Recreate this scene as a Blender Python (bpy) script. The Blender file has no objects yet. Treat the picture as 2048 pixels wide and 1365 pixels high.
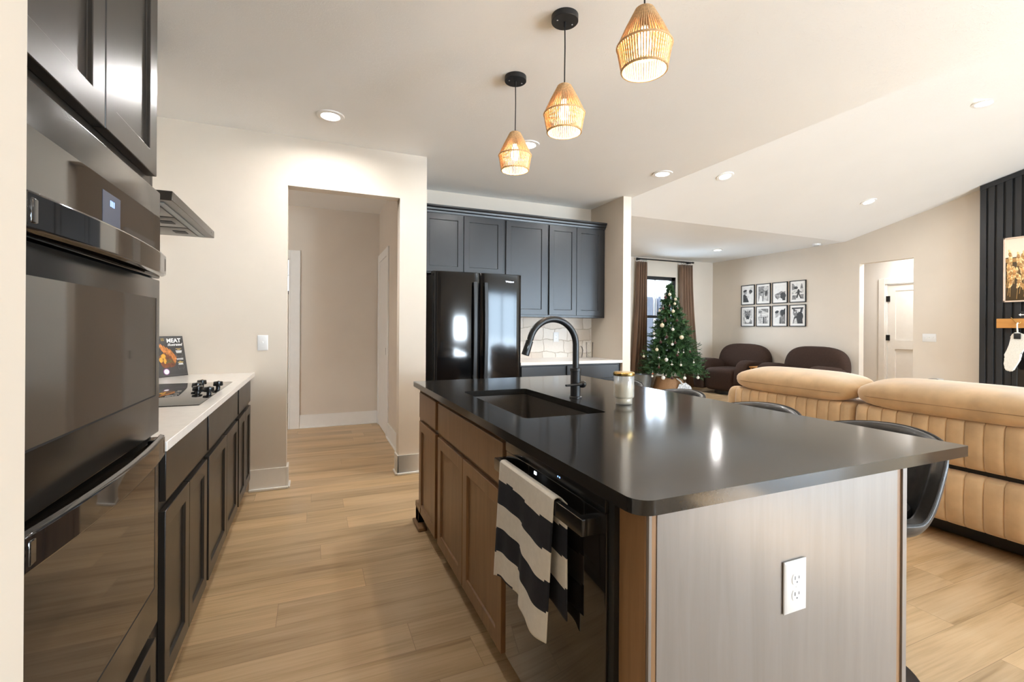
import bpy, bmesh, math, random
from mathutils import Matrix, Vector
random.seed(7)
SC = bpy.context.scene
COL = SC.collection
PI = math.pi

# ------------------------------------------------------------------ camera
TH, RO, CAMH = 0.403118, 0.00627787, 1.26
fw = Vector((math.sin(TH), math.cos(TH), 0)); rt = Vector((math.cos(TH), -math.sin(TH), 0)); up = Vector((0, 0, 1))
r2 = math.cos(RO) * rt + math.sin(RO) * up; u2 = -math.sin(RO) * rt + math.cos(RO) * up
cam = bpy.data.cameras.new('camera'); cam.sensor_fit = 'HORIZONTAL'; cam.sensor_width = 36
cam.lens = 934.46 / 2048 * 36; cam.shift_y = (656.51 - 682.5) / 2048; cam.clip_start = 0.02
camo = bpy.data.objects.new('camera', cam); COL.objects.link(camo)
camo.matrix_world = Matrix(((r2.x, u2.x, -fw.x, 0), (r2.y, u2.y, -fw.y, 0), (r2.z, u2.z, -fw.z, CAMH), (0, 0, 0, 1)))
SC.camera = camo

# ------------------------------------------------------------------ world, exposure, daylight
SC.view_settings.view_transform = 'Standard'; SC.view_settings.look = 'None'
SC.view_settings.gamma = 1; SC.view_settings.use_curve_mapping = False
SC.view_settings.exposure = 0.42
SC.cycles.use_denoising = True
SC.cycles.max_bounces = 10; SC.cycles.diffuse_bounces = 6; SC.cycles.glossy_bounces = 5
SC.cycles.transmission_bounces = 8; SC.cycles.transparent_max_bounces = 12
SC.cycles.caustics_reflective = False; SC.cycles.caustics_refractive = False
SC.cycles.sample_clamp_indirect = 20
w = bpy.data.worlds.new('sky'); SC.world = w; w.use_nodes = True
bg = w.node_tree.nodes['Background']; bg.inputs[0].default_value = (0.80, 0.90, 1.0, 1); bg.inputs[1].default_value = 3.0

def area(name, loc, direction, sx, sy, power, col, spread=180, parent=None, shape='RECTANGLE'):
    l = bpy.data.lights.new(name, 'AREA'); l.shape = shape; l.size = sx; l.size_y = sy
    l.energy = power; l.color = col; l.spread = math.radians(spread)
    o = bpy.data.objects.new(name, l); COL.objects.link(o)
    o.location = loc; o.rotation_euler = Vector(direction).to_track_quat('-Z', 'Y').to_euler()
    return o
DAY = (0.60, 0.80, 1.0)
area('patio_daylight', (6.3, -3.42, 1.2), (0, 1, 0), 3.3, 2.2, 400, DAY)
area('patio_ceiling_fill', (5.6, -3.36, 0.55), (-0.75, 1, 0.42), 3.0, 0.9, 55, (0.84, 0.93, 1.0))  # added lamp, stands in for patio slab bounce to lift the ceiling
area('kitchen_ceiling_fill', (2.9, -3.36, 1.25), (-0.12, 1, 0.45), 0.7, 0.6, 70, (0.78, 0.90, 1.0), 130)  # added lamp at the unseen window, aimed up to brighten the kitchen ceiling
area('tree_window_daylight', (6.79, 8.12, 1.5), (0, -1, 0), 0.85, 1.7, 40, DAY)
sun = bpy.data.lights.new('sun', 'SUN'); sun.energy = 65; sun.angle = math.radians(0.6); sun.color = (1.0, 0.98, 0.95)   # low sun through the added window behind the camera
suno = bpy.data.objects.new('sun', sun); COL.objects.link(suno); suno.location = (3, -9, 5); suno.rotation_euler = Vector((-0.2, 3.0, -1.4)).to_track_quat('-Z', 'Y').to_euler()
RECESS = 10.5      # watts of each recessed light
WARM = (1.0, 0.985, 0.965)

# ------------------------------------------------------------------ node materials
def nmat(name):
    m = bpy.data.materials.new(name); m.use_nodes = True
    nt = m.node_tree; return m, nt, nt.nodes['Principled BSDF']
def N(nt, t, **k):
    n = nt.nodes.new(t)
    for a, b in k.items(): setattr(n, a, b)
    return n
def noise_of(nt, scale, stretch=(1, 1, 1), detail=4, rough=0.55, dist=0.0):
    tc = N(nt, 'ShaderNodeTexCoord'); mp = N(nt, 'ShaderNodeMapping'); mp.inputs['Scale'].default_value = stretch
    nz = N(nt, 'ShaderNodeTexNoise'); nz.inputs['Scale'].default_value = scale; nz.inputs['Detail'].default_value = detail
    nz.inputs['Roughness'].default_value = rough; nz.inputs['Distortion'].default_value = dist
    nt.links.new(tc.outputs['Object'], mp.inputs[0]); nt.links.new(mp.outputs[0], nz.inputs['Vector'])
    return nz
def ramp(nt, src, stops):
    r = N(nt, 'ShaderNodeValToRGB'); e = r.color_ramp.elements
    while len(e) < len(stops): e.new(0.5)
    for i, (p, c) in enumerate(stops): e[i].position = p; e[i].color = (*c, 1)
    nt.links.new(src, r.inputs[0]); return r
def mat(name, col, rough=0.5, metal=0.0, var=0.08, vs=12, stretch=(1, 1, 1), bump=0.0, bs=150, bd=0.002, spec=0.5, coat=0.0, sheen=0.0, em=None, es=0.0, trans=0.0, ior=1.5, rvar=0.0):
    m, nt, p = nmat(name)
    nz = noise_of(nt, vs, stretch)
    lo = tuple(max(0, c * (1 - var)) for c in col); hi = tuple(min(1, c * (1 + var)) for c in col)
    r = ramp(nt, nz.outputs['Fac'], [(0.3, lo), (0.7, hi)])
    nt.links.new(r.outputs[0], p.inputs['Base Color'])
    p.inputs['Roughness'].default_value = rough; p.inputs['Metallic'].default_value = metal
    p.inputs['Specular IOR Level'].default_value = spec; p.inputs['Coat Weight'].default_value = coat
    p.inputs['Sheen Weight'].default_value = sheen; p.inputs['IOR'].default_value = ior
    p.inputs['Transmission Weight'].default_value = trans
    if rvar:
        mr = N(nt, 'ShaderNodeMapRange'); mr.inputs[3].default_value = rough - rvar; mr.inputs[4].default_value = rough + rvar
        nt.links.new(nz.outputs['Fac'], mr.inputs[0]); nt.links.new(mr.outputs[0], p.inputs['Roughness'])
    if bump:
        b2 = noise_of(nt, bs, stretch, 3); bn = N(nt, 'ShaderNodeBump')
        bn.inputs['Strength'].default_value = bump; bn.inputs['Distance'].default_value = bd
        nt.links.new(b2.outputs['Fac'], bn.inputs['Height']); nt.links.new(bn.outputs[0], p.inputs['Normal'])
    if em:
        p.inputs['Emission Color'].default_value = (*em, 1); p.inputs['Emission Strength'].default_value = es
    return m

def floor_mat():
    m, nt, p = nmat('vinyl_planks'); L = nt.links.new
    tc = N(nt, 'ShaderNodeTexCoord'); br = N(nt, 'ShaderNodeTexBrick')
    br.offset = 0.0; br.offset_frequency = 2; br.squash = 1
    for k, v in (('Scale', 1.0), ('Mortar Size', 0.0010), ('Mortar Smooth', 0.3), ('Bias', 0.0), ('Brick Width', 1.22), ('Row Height', 0.182)): br.inputs[k].default_value = v
    br.inputs['Color1'].default_value = (0, 0, 0, 1); br.inputs['Color2'].default_value = (1, 1, 1, 1); br.inputs['Mortar'].default_value = (0.5, 0.5, 0.5, 1)
    sx = N(nt, 'ShaderNodeSeparateXYZ'); L(tc.outputs['Object'], sx.inputs[0])
    dv = N(nt, 'ShaderNodeMath', operation='DIVIDE'); L(sx.outputs[1], dv.inputs[0]); dv.inputs[1].default_value = 0.182
    fl = N(nt, 'ShaderNodeMath', operation='FLOOR'); L(dv.outputs[0], fl.inputs[0])
    wn_ = N(nt, 'ShaderNodeTexWhiteNoise', noise_dimensions='1D'); L(fl.outputs[0], wn_.inputs['W'])
    sh = N(nt, 'ShaderNodeMath', operation='MULTIPLY_ADD'); L(wn_.outputs['Value'], sh.inputs[0]); sh.inputs[1].default_value = 1.22; L(sx.outputs[0], sh.inputs[2])
    cb = N(nt, 'ShaderNodeCombineXYZ'); L(sh.outputs[0], cb.inputs[0]); L(sx.outputs[1], cb.inputs[1])
    L(cb.outputs[0], br.inputs['Vector'])
    sep = N(nt, 'ShaderNodeVectorMath', operation='MULTIPLY_ADD'); L(br.outputs['Color'], sep.inputs[0]); sep.inputs[1].default_value = (37, 11, 0); L(tc.outputs['Object'], sep.inputs[2])
    def nz(scale, st, detail, dist):
        mp = N(nt, 'ShaderNodeMapping'); mp.inputs['Scale'].default_value = st; L(sep.outputs[0], mp.inputs[0])
        n = N(nt, 'ShaderNodeTexNoise'); n.inputs['Scale'].default_value = scale; n.inputs['Detail'].default_value = detail; n.inputs['Distortion'].default_value = dist
        L(mp.outputs[0], n.inputs['Vector']); return n
    g1 = nz(1.1, (0.8, 7, 1), 6, 0.9); g2 = nz(3.0, (1.0, 26, 1), 8, 0.3)
    mx = N(nt, 'ShaderNodeMix', data_type='FLOAT'); mx.inputs[0].default_value = 0.38; L(g1.outputs['Fac'], mx.inputs[2]); L(g2.outputs['Fac'], mx.inputs[3])
    r = ramp(nt, mx.outputs[0], [(0.28, (0.24, 0.145, 0.07)), (0.41, (0.50, 0.345, 0.185)), (0.55, (0.64, 0.455, 0.265)), (0.72, (0.70, 0.53, 0.335))])
    tint = ramp(nt, br.outputs['Color'], [(0.0, (0.84, 0.84, 0.85)), (1.0, (1.05, 1.03, 0.99))])
    mul = N(nt, 'ShaderNodeMix', data_type='RGBA', blend_type='MULTIPLY'); mul.inputs[0].default_value = 1.0
    L(r.outputs[0], mul.inputs[6]); L(tint.outputs[0], mul.inputs[7])
    jm = N(nt, 'ShaderNodeMix', data_type='RGBA'); L(br.outputs['Fac'], jm.inputs[0]); L(mul.outputs[2], jm.inputs[6]); jm.inputs[7].default_value = (0.30, 0.2, 0.11, 1)
    L(jm.outputs[2], p.inputs['Base Color']); p.inputs['Roughness'].default_value = 0.36; p.inputs['Specular IOR Level'].default_value = 0.45
    bn = N(nt, 'ShaderNodeBump'); bn.inputs['Strength'].default_value = 0.10; bn.inputs['Distance'].default_value = 0.002
    L(mx.outputs[0], bn.inputs['Height']); L(bn.outputs[0], p.inputs['Normal'])
    return m
def wood(name, dark, light, rough, grain=(14, 14, 0.9), scale=2.2, spec=0.5, coat=0.0):
    m, nt, p = nmat(name)
    a = noise_of(nt, scale, grain, 6, 0.6, 0.6); r = ramp(nt, a.outputs['Fac'], [(0.3, dark), (0.7, light)])
    nt.links.new(r.outputs[0], p.inputs['Base Color']); p.inputs['Roughness'].default_value = rough; p.inputs['Specular IOR Level'].default_value = spec
    p.inputs['Coat Weight'].default_value = coat; p.inputs['Coat Roughness'].default_value = 0.3
    return m
def ceil_mat():
    m, nt, p = nmat('knockdown_ceiling_paint'); p.inputs['Base Color'].default_value = (0.84, 0.835, 0.825, 1); p.inputs['Roughness'].default_value = 0.75
    tc = N(nt, 'ShaderNodeTexCoord'); v = N(nt, 'ShaderNodeTexNoise'); v.inputs['Scale'].default_value = 16; v.inputs['Detail'].default_value = 3; v.inputs['Distortion'].default_value = 3.5
    nt.links.new(tc.outputs['Object'], v.inputs['Vector'])
    r = ramp(nt, v.outputs['Fac'], [(0.47, (0, 0, 0)), (0.5, (1, 1, 1)), (0.53, (0, 0, 0))])
    b = N(nt, 'ShaderNodeBump'); b.inputs['Strength'].default_value = 0.3; b.inputs['Distance'].default_value = 0.004
    nt.links.new(r.outputs[0], b.inputs['Height']); nt.links.new(b.outputs[0], p.inputs['Normal'])
    v2 = noise_of(nt, 1.5); r2_ = ramp(nt, v2.outputs['Fac'], [(0.2, (0.82, 0.815, 0.80)), (0.8, (0.85, 0.845, 0.835))]); nt.links.new(r2_.outputs[0], p.inputs['Base Color'])
    return m
def stone_mat():
    m, nt, p = nmat('pale_ledge_stone'); L = nt.links.new
    tc = N(nt, 'ShaderNodeTexCoord'); nz = N(nt, 'ShaderNodeTexNoise'); nz.inputs['Scale'].default_value = 5; nz.inputs['Detail'].default_value = 3
    L(tc.outputs['Object'], nz.inputs['Vector'])
    ad = N(nt, 'ShaderNodeVectorMath', operation='MULTIPLY_ADD'); L(nz.outputs['Color'], ad.inputs[0]); ad.inputs[1].default_value = (0.09, 0.09, 0.09)
    cx = N(nt, 'ShaderNodeSeparateXYZ'); L(tc.outputs['Object'], cx.inputs[0]); su = N(nt, 'ShaderNodeMath', operation='ADD'); L(cx.outputs[0], su.inputs[0]); L(cx.outputs[1], su.inputs[1])
    cb = N(nt, 'ShaderNodeCombineXYZ'); L(su.outputs[0], cb.inputs[0]); L(cx.outputs[2], cb.inputs[1]); L(cb.outputs[0], ad.inputs[2])
    br = N(nt, 'ShaderNodeTexBrick'); br.offset = 0.43; br.squash = 0.6; br.squash_frequency = 2
    for k, v in (('Scale', 1.0), ('Mortar Size', 0.005), ('Mortar Smooth', 0.6), ('Brick Width', 0.27), ('Row Height', 0.145)): br.inputs[k].default_value = v
    br.inputs['Color1'].default_value = (0.66, 0.58, 0.50, 1); br.inputs['Color2'].default_value = (0.78, 0.73, 0.67, 1); br.inputs['Mortar'].default_value = (0.56, 0.48, 0.40, 1)
    L(ad.outputs[0], br.inputs['Vector']); L(br.outputs['Color'], p.inputs['Base Color']); p.inputs['Roughness'].default_value = 0.8
    n2 = N(nt, 'ShaderNodeTexNoise'); n2.inputs['Scale'].default_value = 18; n2.inputs['Detail'].default_value = 5; L(tc.outputs['Object'], n2.inputs['Vector'])
    s = N(nt, 'ShaderNodeMath', operation='SUBTRACT'); L(n2.outputs['Fac'], s.inputs[0]); L(br.outputs['Fac'], s.inputs[1])
    b = N(nt, 'ShaderNodeBump'); b.inputs['Strength'].default_value = 0.7; b.inputs['Distance'].default_value = 0.012; L(s.outputs[0], b.inputs['Height']); L(b.outputs[0], p.inputs['Normal'])
    return m
def glow(name, col, st):
    m, nt, p = nmat(name); nz = noise_of(nt, 8); r = ramp(nt, nz.outputs['Fac'], [(0.2, col), (0.8, col)])
    nt.links.new(r.outputs[0], p.inputs['Emission Color']); p.inputs['Emission Strength'].default_value = st; p.inputs['Base Color'].default_value = (*[min(1, c) for c in col], 1)
    return m
def ribbed_mat(name):
    # pale fluted glass: part clear, part frosted
    m = bpy.data.materials.new(name); m.use_nodes = True; nt = m.node_tree; nt.nodes.remove(nt.nodes['Principled BSDF']); L = nt.links.new
    nz = noise_of(nt, 30, (1, 1, 0.2)); r = ramp(nt, nz.outputs['Fac'], [(0.2, (0.86, 0.84, 0.80)), (0.8, (0.95, 0.94, 0.91))])
    tr = N(nt, 'ShaderNodeBsdfTransparent'); df = N(nt, 'ShaderNodeBsdfDiffuse'); tl = N(nt, 'ShaderNodeBsdfTranslucent'); gl = N(nt, 'ShaderNodeBsdfGlossy'); gl.inputs['Roughness'].default_value = 0.08
    for q in (df, tl): L(r.outputs[0], q.inputs[0])
    a = N(nt, 'ShaderNodeMixShader'); L(df.outputs[0], a.inputs[1]); L(tl.outputs[0], a.inputs[2])
    b_ = N(nt, 'ShaderNodeMixShader'); b_.inputs[0].default_value = 0.30; L(tr.outputs[0], b_.inputs[1]); L(a.outputs[0], b_.inputs[2])
    c_ = N(nt, 'ShaderNodeMixShader'); c_.inputs[0].default_value = 0.08; L(b_.outputs[0], c_.inputs[1]); L(gl.outputs[0], c_.inputs[2])
    L(c_.outputs[0], nt.nodes['Material Output'].inputs[0]); return m
def glass_mat(name, tint=(1, 1, 1), body=0.0):
    # thin clear glass: transparent with a fresnel reflection
    m = bpy.data.materials.new(name); m.use_nodes = True; nt = m.node_tree; nt.nodes.remove(nt.nodes['Principled BSDF'])
    nz = noise_of(nt, 4); r = ramp(nt, nz.outputs['Fac'], [(0.2, tuple(c * 0.99 for c in tint)), (0.8, tint)])
    tr = N(nt, 'ShaderNodeBsdfTransparent'); gl = N(nt, 'ShaderNodeBsdfGlossy'); gl.inputs['Roughness'].default_value = 0.02
    lw = N(nt, 'ShaderNodeLayerWeight'); lw.inputs['Blend'].default_value = 0.13 + body
    mx = N(nt, 'ShaderNodeMixShader'); nt.links.new(r.outputs[0], tr.inputs[0]); nt.links.new(lw.outputs['Fresnel'], mx.inputs[0]); nt.links.new(tr.outputs[0], mx.inputs[1]); nt.links.new(gl.outputs[0], mx.inputs[2])
    nt.links.new(mx.outputs[0], nt.nodes['Material Output'].inputs[0]); return m

M = dict(
 floor=floor_mat(), ceil=ceil_mat(), stone=stone_mat(),
 wall=mat('greige_wall_paint', (0.66, 0.585, 0.495), 0.7, var=0.02, vs=3, bump=0.05, bs=90),
 wallw=mat('white_wall_paint', (0.76, 0.74, 0.71), 0.7, var=0.02, vs=3, bump=0.04, bs=90),
 trim=mat('white_trim_paint', (0.80, 0.78, 0.74), 0.4, var=0.02),
 espresso=mat('espresso_cabinet_paint', (0.020, 0.0165, 0.0135), 0.30, var=0.15, vs=6, rvar=0.04),
 charcoal=mat('charcoal_cabinet_paint', (0.015, 0.0152, 0.0165), 0.34, var=0.12, vs=6, rvar=0.04),
 dark=mat('black_recess', (0.006, 0.006, 0.006), 0.6),
 island=wood('stained_maple', (0.20, 0.105, 0.046), (0.29, 0.160, 0.075), 0.36),
 islandpanel_sheen=wood('maple_veneer_daylight_sheen', (0.175, 0.150, 0.133), (0.215, 0.188, 0.17), 0.33, spec=0.7, coat=0.35),  # grey base colour holds the daylight sheen on brown maple
 quartzw=mat('white_quartz', (0.86, 0.83, 0.79), 0.16, var=0.03, vs=30),
 quartzb=mat('black_quartz', (0.020, 0.0185, 0.017), 0.115, var=0.10, vs=160, spec=0.5),
 blackglass=mat('black_oven_glass', (0.012, 0.010, 0.009), 0.04, var=0.1, coat=0.3),
 blacksteel=mat('black_stainless', (0.014, 0.012, 0.010), 0.20, metal=0.0, var=0.1, vs=4, stretch=(1, 1, 60)),
 fridge=mat('gloss_black_enamel', (0.004, 0.004, 0.0045), 0.085, var=0.1, spec=0.42),
 blackmatte=mat('matte_black_metal', (0.008, 0.008, 0.009), 0.40, metal=0.0, var=0.1),
 blackplastic=mat('black_plastic', (0.010, 0.010, 0.010), 0.22, var=0.1),
 sinkm=mat('dark_composite_sink', (0.055, 0.047, 0.040), 0.42, var=0.15, vs=200),
 white=mat('white_plastic', (0.74, 0.74, 0.735), 0.3, var=0.02),
 slot=mat('grey_slot', (0.16, 0.165, 0.18), 0.5),
 hood=mat('dark_hood_steel', (0.10, 0.085, 0.07), 0.3, metal=0.7, var=0.1, vs=3),
 rope=mat('jute_rope', (0.60, 0.38, 0.19), 0.8, var=0.25, vs=120, bump=0.4, bs=400),
 bulb=glow('warm_bulb', (1.0, 0.80, 0.55), 14), diff=glow('recessed_diffuser', (1.0, 0.95, 0.87), 26),
 whitemetal=mat('white_light_trim', (0.82, 0.80, 0.77), 0.45, var=0.02),
 leather=mat('black_leather', (0.034, 0.033, 0.033), 0.44, var=0.2, vs=60, bump=0.2, bs=220, coat=0.12),
 fabric_in=mat('charcoal_seat_fabric', (0.045, 0.042, 0.040), 0.7, var=0.15, vs=60, bump=0.2, bs=300),
 tan=mat('tan_velvet', (0.56, 0.375, 0.20), 0.75, var=0.16, vs=7, bump=0.15, bs=160, sheen=0.5),
 brown=mat('brown_boucle', (0.040, 0.021, 0.014), 0.92, var=0.15, vs=40, bump=0.3, bs=250, spec=0.25),
 curtain=mat('brown_velvet_curtain', (0.175, 0.098, 0.055), 0.7, var=0.22, vs=5, stretch=(1, 1, 0.3), sheen=0.4),
 needle=mat('fir_needles', (0.035, 0.095, 0.026), 0.6, var=0.55, vs=5),
 bark=mat('brown_stem', (0.06, 0.045, 0.03), 0.8),
 cream=mat('cream_bauble', (0.78, 0.68, 0.50), 0.5, var=0.08, vs=60), whiteb=mat('white_bauble', (0.82, 0.79, 0.74), 0.45, var=0.05, vs=60),
 wineb=mat('dark_burgundy_bauble', (0.065, 0.020, 0.018), 0.4, var=0.2), silver=mat('silver_bauble', (0.75, 0.77, 0.8), 0.15, metal=0.9), rust=mat('rust_bauble', (0.45, 0.10, 0.03), 0.5),
 gold=mat('brushed_gold', (0.80, 0.55, 0.20), 0.22, metal=1.0, var=0.08), wax=mat('cream_wax', (0.86, 0.74, 0.52), 0.5, var=0.03),
 clear=glass_mat('clear_glass', (0.985, 0.985, 0.98), 0.02), ribbed=ribbed_mat('fluted_glass'), pane=glass_mat('window_glass'),
 wicker=mat('woven_wicker', (0.42, 0.22, 0.10), 0.7, var=0.35, vs=90, stretch=(1, 1, 2.5), bump=0.6, bs=120, bd=0.006),
 bucket=mat('grey_galvanised_metal', (0.22, 0.225, 0.22), 0.35, metal=0.5),
 towelw=mat('white_towel_cloth', (0.74, 0.71, 0.66), 0.9, var=0.04, vs=60, bump=0.2, bs=500), towelb=mat('navy_black_towel_cloth', (0.010, 0.012, 0.020), 0.9, var=0.2, vs=60, bump=0.2, bs=500),
 slat=mat('black_slat_paint', (0.016, 0.016, 0.017), 0.55, var=0.15, vs=5, stretch=(8, 8, 1)),
 oak=wood('orange_oak_mantel', (0.46, 0.20, 0.045), (0.60, 0.28, 0.07), 0.45, grain=(6, 1, 8)), tvwood=mat('pale_oak_frame', (0.68, 0.52, 0.40), 0.5),
 sock=mat('ivory_knit', (0.74, 0.70, 0.62), 0.95, var=0.08, vs=80, bump=0.5, bs=140), black=mat('plain_black', (0.012, 0.012, 0.012), 0.5),
 paper=mat('white_mat_board', (0.82, 0.80, 0.77), 0.7, var=0.01), g1=mat('photo_light_grey', (0.55, 0.54, 0.52), 0.6, var=0.35, vs=28), g2=mat('photo_mid_grey', (0.22, 0.215, 0.21), 0.6, var=0.5, vs=35), g3=mat('photo_dark_grey', (0.04, 0.04, 0.04), 0.6, var=0.5, vs=40), skin=mat('photo_pale_grey', (0.40, 0.39, 0.38), 0.6, var=0.2, vs=40), gw=mat('photo_white', (0.74, 0.73, 0.71), 0.6, var=0.06, vs=20),
 framewin=mat('black_window_frame', (0.012, 0.013, 0.016), 0.35), siding=mat('grey_blue_siding', (0.66, 0.68, 0.72), 0.6, var=0.06), sidingd=mat('slate_blue_door', (0.10, 0.13, 0.19), 0.5), 
 coverb=mat('charcoal_cover', (0.035, 0.033, 0.032), 0.18, var=0.1), meat=mat('roast_brown', (0.16, 0.045, 0.015), 0.4, var=0.7, vs=45), meatl=mat('glazed_orange', (0.55, 0.20, 0.05), 0.4, var=0.5, vs=50), potato=mat('golden_potato', (0.80, 0.42, 0.05), 0.4, var=0.2), herb=mat('herb_green', (0.10, 0.11, 0.03), 0.5, var=0.5, vs=80), ink=mat('white_ink', (0.85, 0.84, 0.82), 0.5), inkg=mat('gold_ink', (0.55, 0.38, 0.10), 0.5), inkl=mat('faint_grey_ink', (0.12, 0.12, 0.12), 0.5), violet=mat('violet_ring', (0.22, 0.05, 0.25), 0.5),
 chrome=mat('grey_logo_metal', (0.7, 0.7, 0.7), 0.25, metal=0.9), disp=glow('oven_display', (0.05, 0.055, 0.075), 0.6), blue=glow('blue_led', (0.25, 0.45, 1.0), 1.6), ledw=glow('white_led', (0.8, 0.9, 1.0), 3),
 tvsky=glow('screen_sky', (0.72, 0.64, 0.50), 0.42), tvhill=glow('screen_hill', (0.10, 0.10, 0.10), 0.5), tvdark=glow('screen_field', (0.055, 0.035, 0.015), 0.7), tvplume=glow('screen_plume', (0.62, 0.40, 0.18), 0.6), tvplume2=glow('screen_plume_shade', (0.30, 0.17, 0.06), 0.6),
 tagm=mat('patterned_white_card', (0.72, 0.74, 0.76), 0.7, var=0.45, vs=45), asphalt=mat('concrete_slab', (0.5, 0.5, 0.49), 0.8), seam=mat('dark_tan_seam', (0.26, 0.16, 0.08), 0.8), rugm=mat('dark_doormat', (0.04, 0.04, 0.04), 0.9), wirem=mat('black_cable', (0.01, 0.01, 0.01), 0.5),
)

# ------------------------------------------------------------------ mesh builder
class B:
    def __init__(s): s.bm = bmesh.new()
    def face(s, vs, mi=0):
        try: f = s.bm.faces.new(vs); f.material_index = mi; return f
        except ValueError: return None
    def box(s, x0, x1, y0, y1, z0, z1, mi=0, bev=0.0):
        r = bmesh.ops.create_cube(s.bm, size=1); vs = r['verts']
        for v in vs: v.co = Vector(((x0 + x1) / 2 + v.co.x * abs(x1 - x0), (y0 + y1) / 2 + v.co.y * abs(y1 - y0), (z0 + z1) / 2 + v.co.z * abs(z1 - z0)))
        fs = set(f for v in vs for f in v.link_faces)
        for f in fs: f.material_index = mi
        if bev:
            es = list(set(e for v in vs for e in v.link_edges))
            rb = bmesh.ops.bevel(s.bm, geom=es, offset=bev, segments=2, affect='EDGES', profile=0.6)
            for f in rb['faces']: f.material_index = mi
        return s
    def lathe(s, prof, c=(0, 0, 0), n=32, mi=0, mtx=None):
        rings = []
        for r, z in prof:
            ring = []
            if r < 1e-6: ring = [s.bm.verts.new((0, 0, z))]
            else: ring = [s.bm.verts.new((r * math.cos(2 * PI * i / n), r * math.sin(2 * PI * i / n), z)) for i in range(n)]
            rings.append(ring)
        T = (Matrix.Translation(Vector(c)) @ (mtx or Matrix()))
        for a, b in zip(rings, rings[1:]):
            for i in range(n):
                j = (i + 1) % n
                if len(a) == 1 and len(b) == 1: continue
                if len(a) == 1: s.face([a[0], b[j], b[i]], mi)
                elif len(b) == 1: s.face([a[i], a[j], b[0]], mi)
                else: s.face([a[i], a[j], b[j], b[i]], mi)
        for ring in rings:
            for v in ring: v.co = T @ v.co
        return s
    def cyl(s, p0, p1, r, r1=None, n=20, mi=0):
        p0 = Vector(p0); p1 = Vector(p1); d = p1 - p0; q = d.to_track_quat('Z', 'Y').to_matrix().to_4x4(); r1 = r if r1 is None else r1
        return s.lathe([(0, 0), (r, 0), (r1, d.length), (0, d.length)], p0, n, mi, q)
    def tube(s, path, r, n=10, mi=0, closed=False):
        path = [Vector(p) for p in path]; K = len(path); rings = []
        prev = None
        for i, p in enumerate(path):
            a = path[(i - 1) % K] if (closed or i > 0) else p; b = path[(i + 1) % K] if (closed or i < K - 1) else p
            t = (b - a).normalized()
            if prev is None:
                u = t.orthogonal().normalized()
            else:
                u = (prev - t * prev.dot(t)).normalized()
            prev = u; v = t.cross(u); rr = r[i] if isinstance(r, (list, tuple)) else r
            rings.append([s.bm.verts.new(p + rr * (math.cos(2 * PI * k / n) * u + math.sin(2 * PI * k / n) * v)) for k in range(n)])
        pairs = list(zip(rings, rings[1:])) + ([(rings[-1], rings[0])] if closed else [])
        for a, b in pairs:
            for k in range(n): s.face([a[k], a[(k + 1) % n], b[(k + 1) % n], b[k]], mi)
        if not closed:
            s.face(rings[0][::-1], mi); s.face(rings[-1], mi)
        return s
    def prism(s, pts, a, b, axis='z', mi=0):
        def P(u, v, t): return {'z': (u, v, t), 'x': (t, u, v), 'y': (u, t, v)}[axis]
        A = [s.bm.verts.new(P(u, v, a)) for u, v in pts]; Bv = [s.bm.verts.new(P(u, v, b)) for u, v in pts]; n = len(pts)
        s.face(A, mi); s.face(Bv[::-1], mi)
        for i in range(n): s.face([A[i], Bv[i], Bv[(i + 1) % n], A[(i + 1) % n]], mi)
        return s
    def sup(s, c, h, e=(0.5, 0.5), nu=36, nv=18, mi=0, mtx=None):
        def f(w_, m_): return math.copysign(abs(w_) ** m_, w_)
        rows = []
        for j in range(nv + 1):
            v = -PI / 2 + PI * j / nv
            if j in (0, nv): rows.append([s.bm.verts.new((0, 0, h[2] * math.copysign(1, v)))]); continue
            rows.append([s.bm.verts.new((h[0] * f(math.cos(v), e[0]) * f(math.cos(2 * PI * i / nu), e[1]), h[1] * f(math.cos(v), e[0]) * f(math.sin(2 * PI * i / nu), e[1]), h[2] * f(math.sin(v), e[0]))) for i in range(nu)])
        for a, b in zip(rows, rows[1:]):
            for i in range(nu):
                k = (i + 1) % nu
                if len(a) == 1: s.face([a[0], b[k], b[i]], mi)
                elif len(b) == 1: s.face([a[i], a[k], b[0]], mi)
                else: s.face([a[i], a[k], b[k], b[i]], mi)
        T = Matrix.Translation(Vector(c)) @ (mtx or Matrix())
        for r in rows:
            for v in r: v.co = T @ v.co
        return s
    def grid(s, fn, nu, nv, closeu=False, mi=0, mif=None):
        vs = [[s.bm.verts.new(fn(i / (nu if closeu else nu - 1), j / (nv - 1))) for i in range(nu)] for j in range(nv)]
        for j in range(nv - 1):
            for i in range(nu if closeu else nu - 1):
                k = (i + 1) % nu
                s.face([vs[j][i], vs[j][k], vs[j + 1][k], vs[j + 1][i]], mif(i / nu, j / nv) if mif else mi)
        return s
    def merge(s, mesh_builder, T=None):
        me = bpy.data.meshes.new('t'); mesh_builder.bm.to_mesh(me)
        if T: me.transform(T)
        s.bm.from_mesh(me); bpy.data.meshes.remove(me); return s

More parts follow.
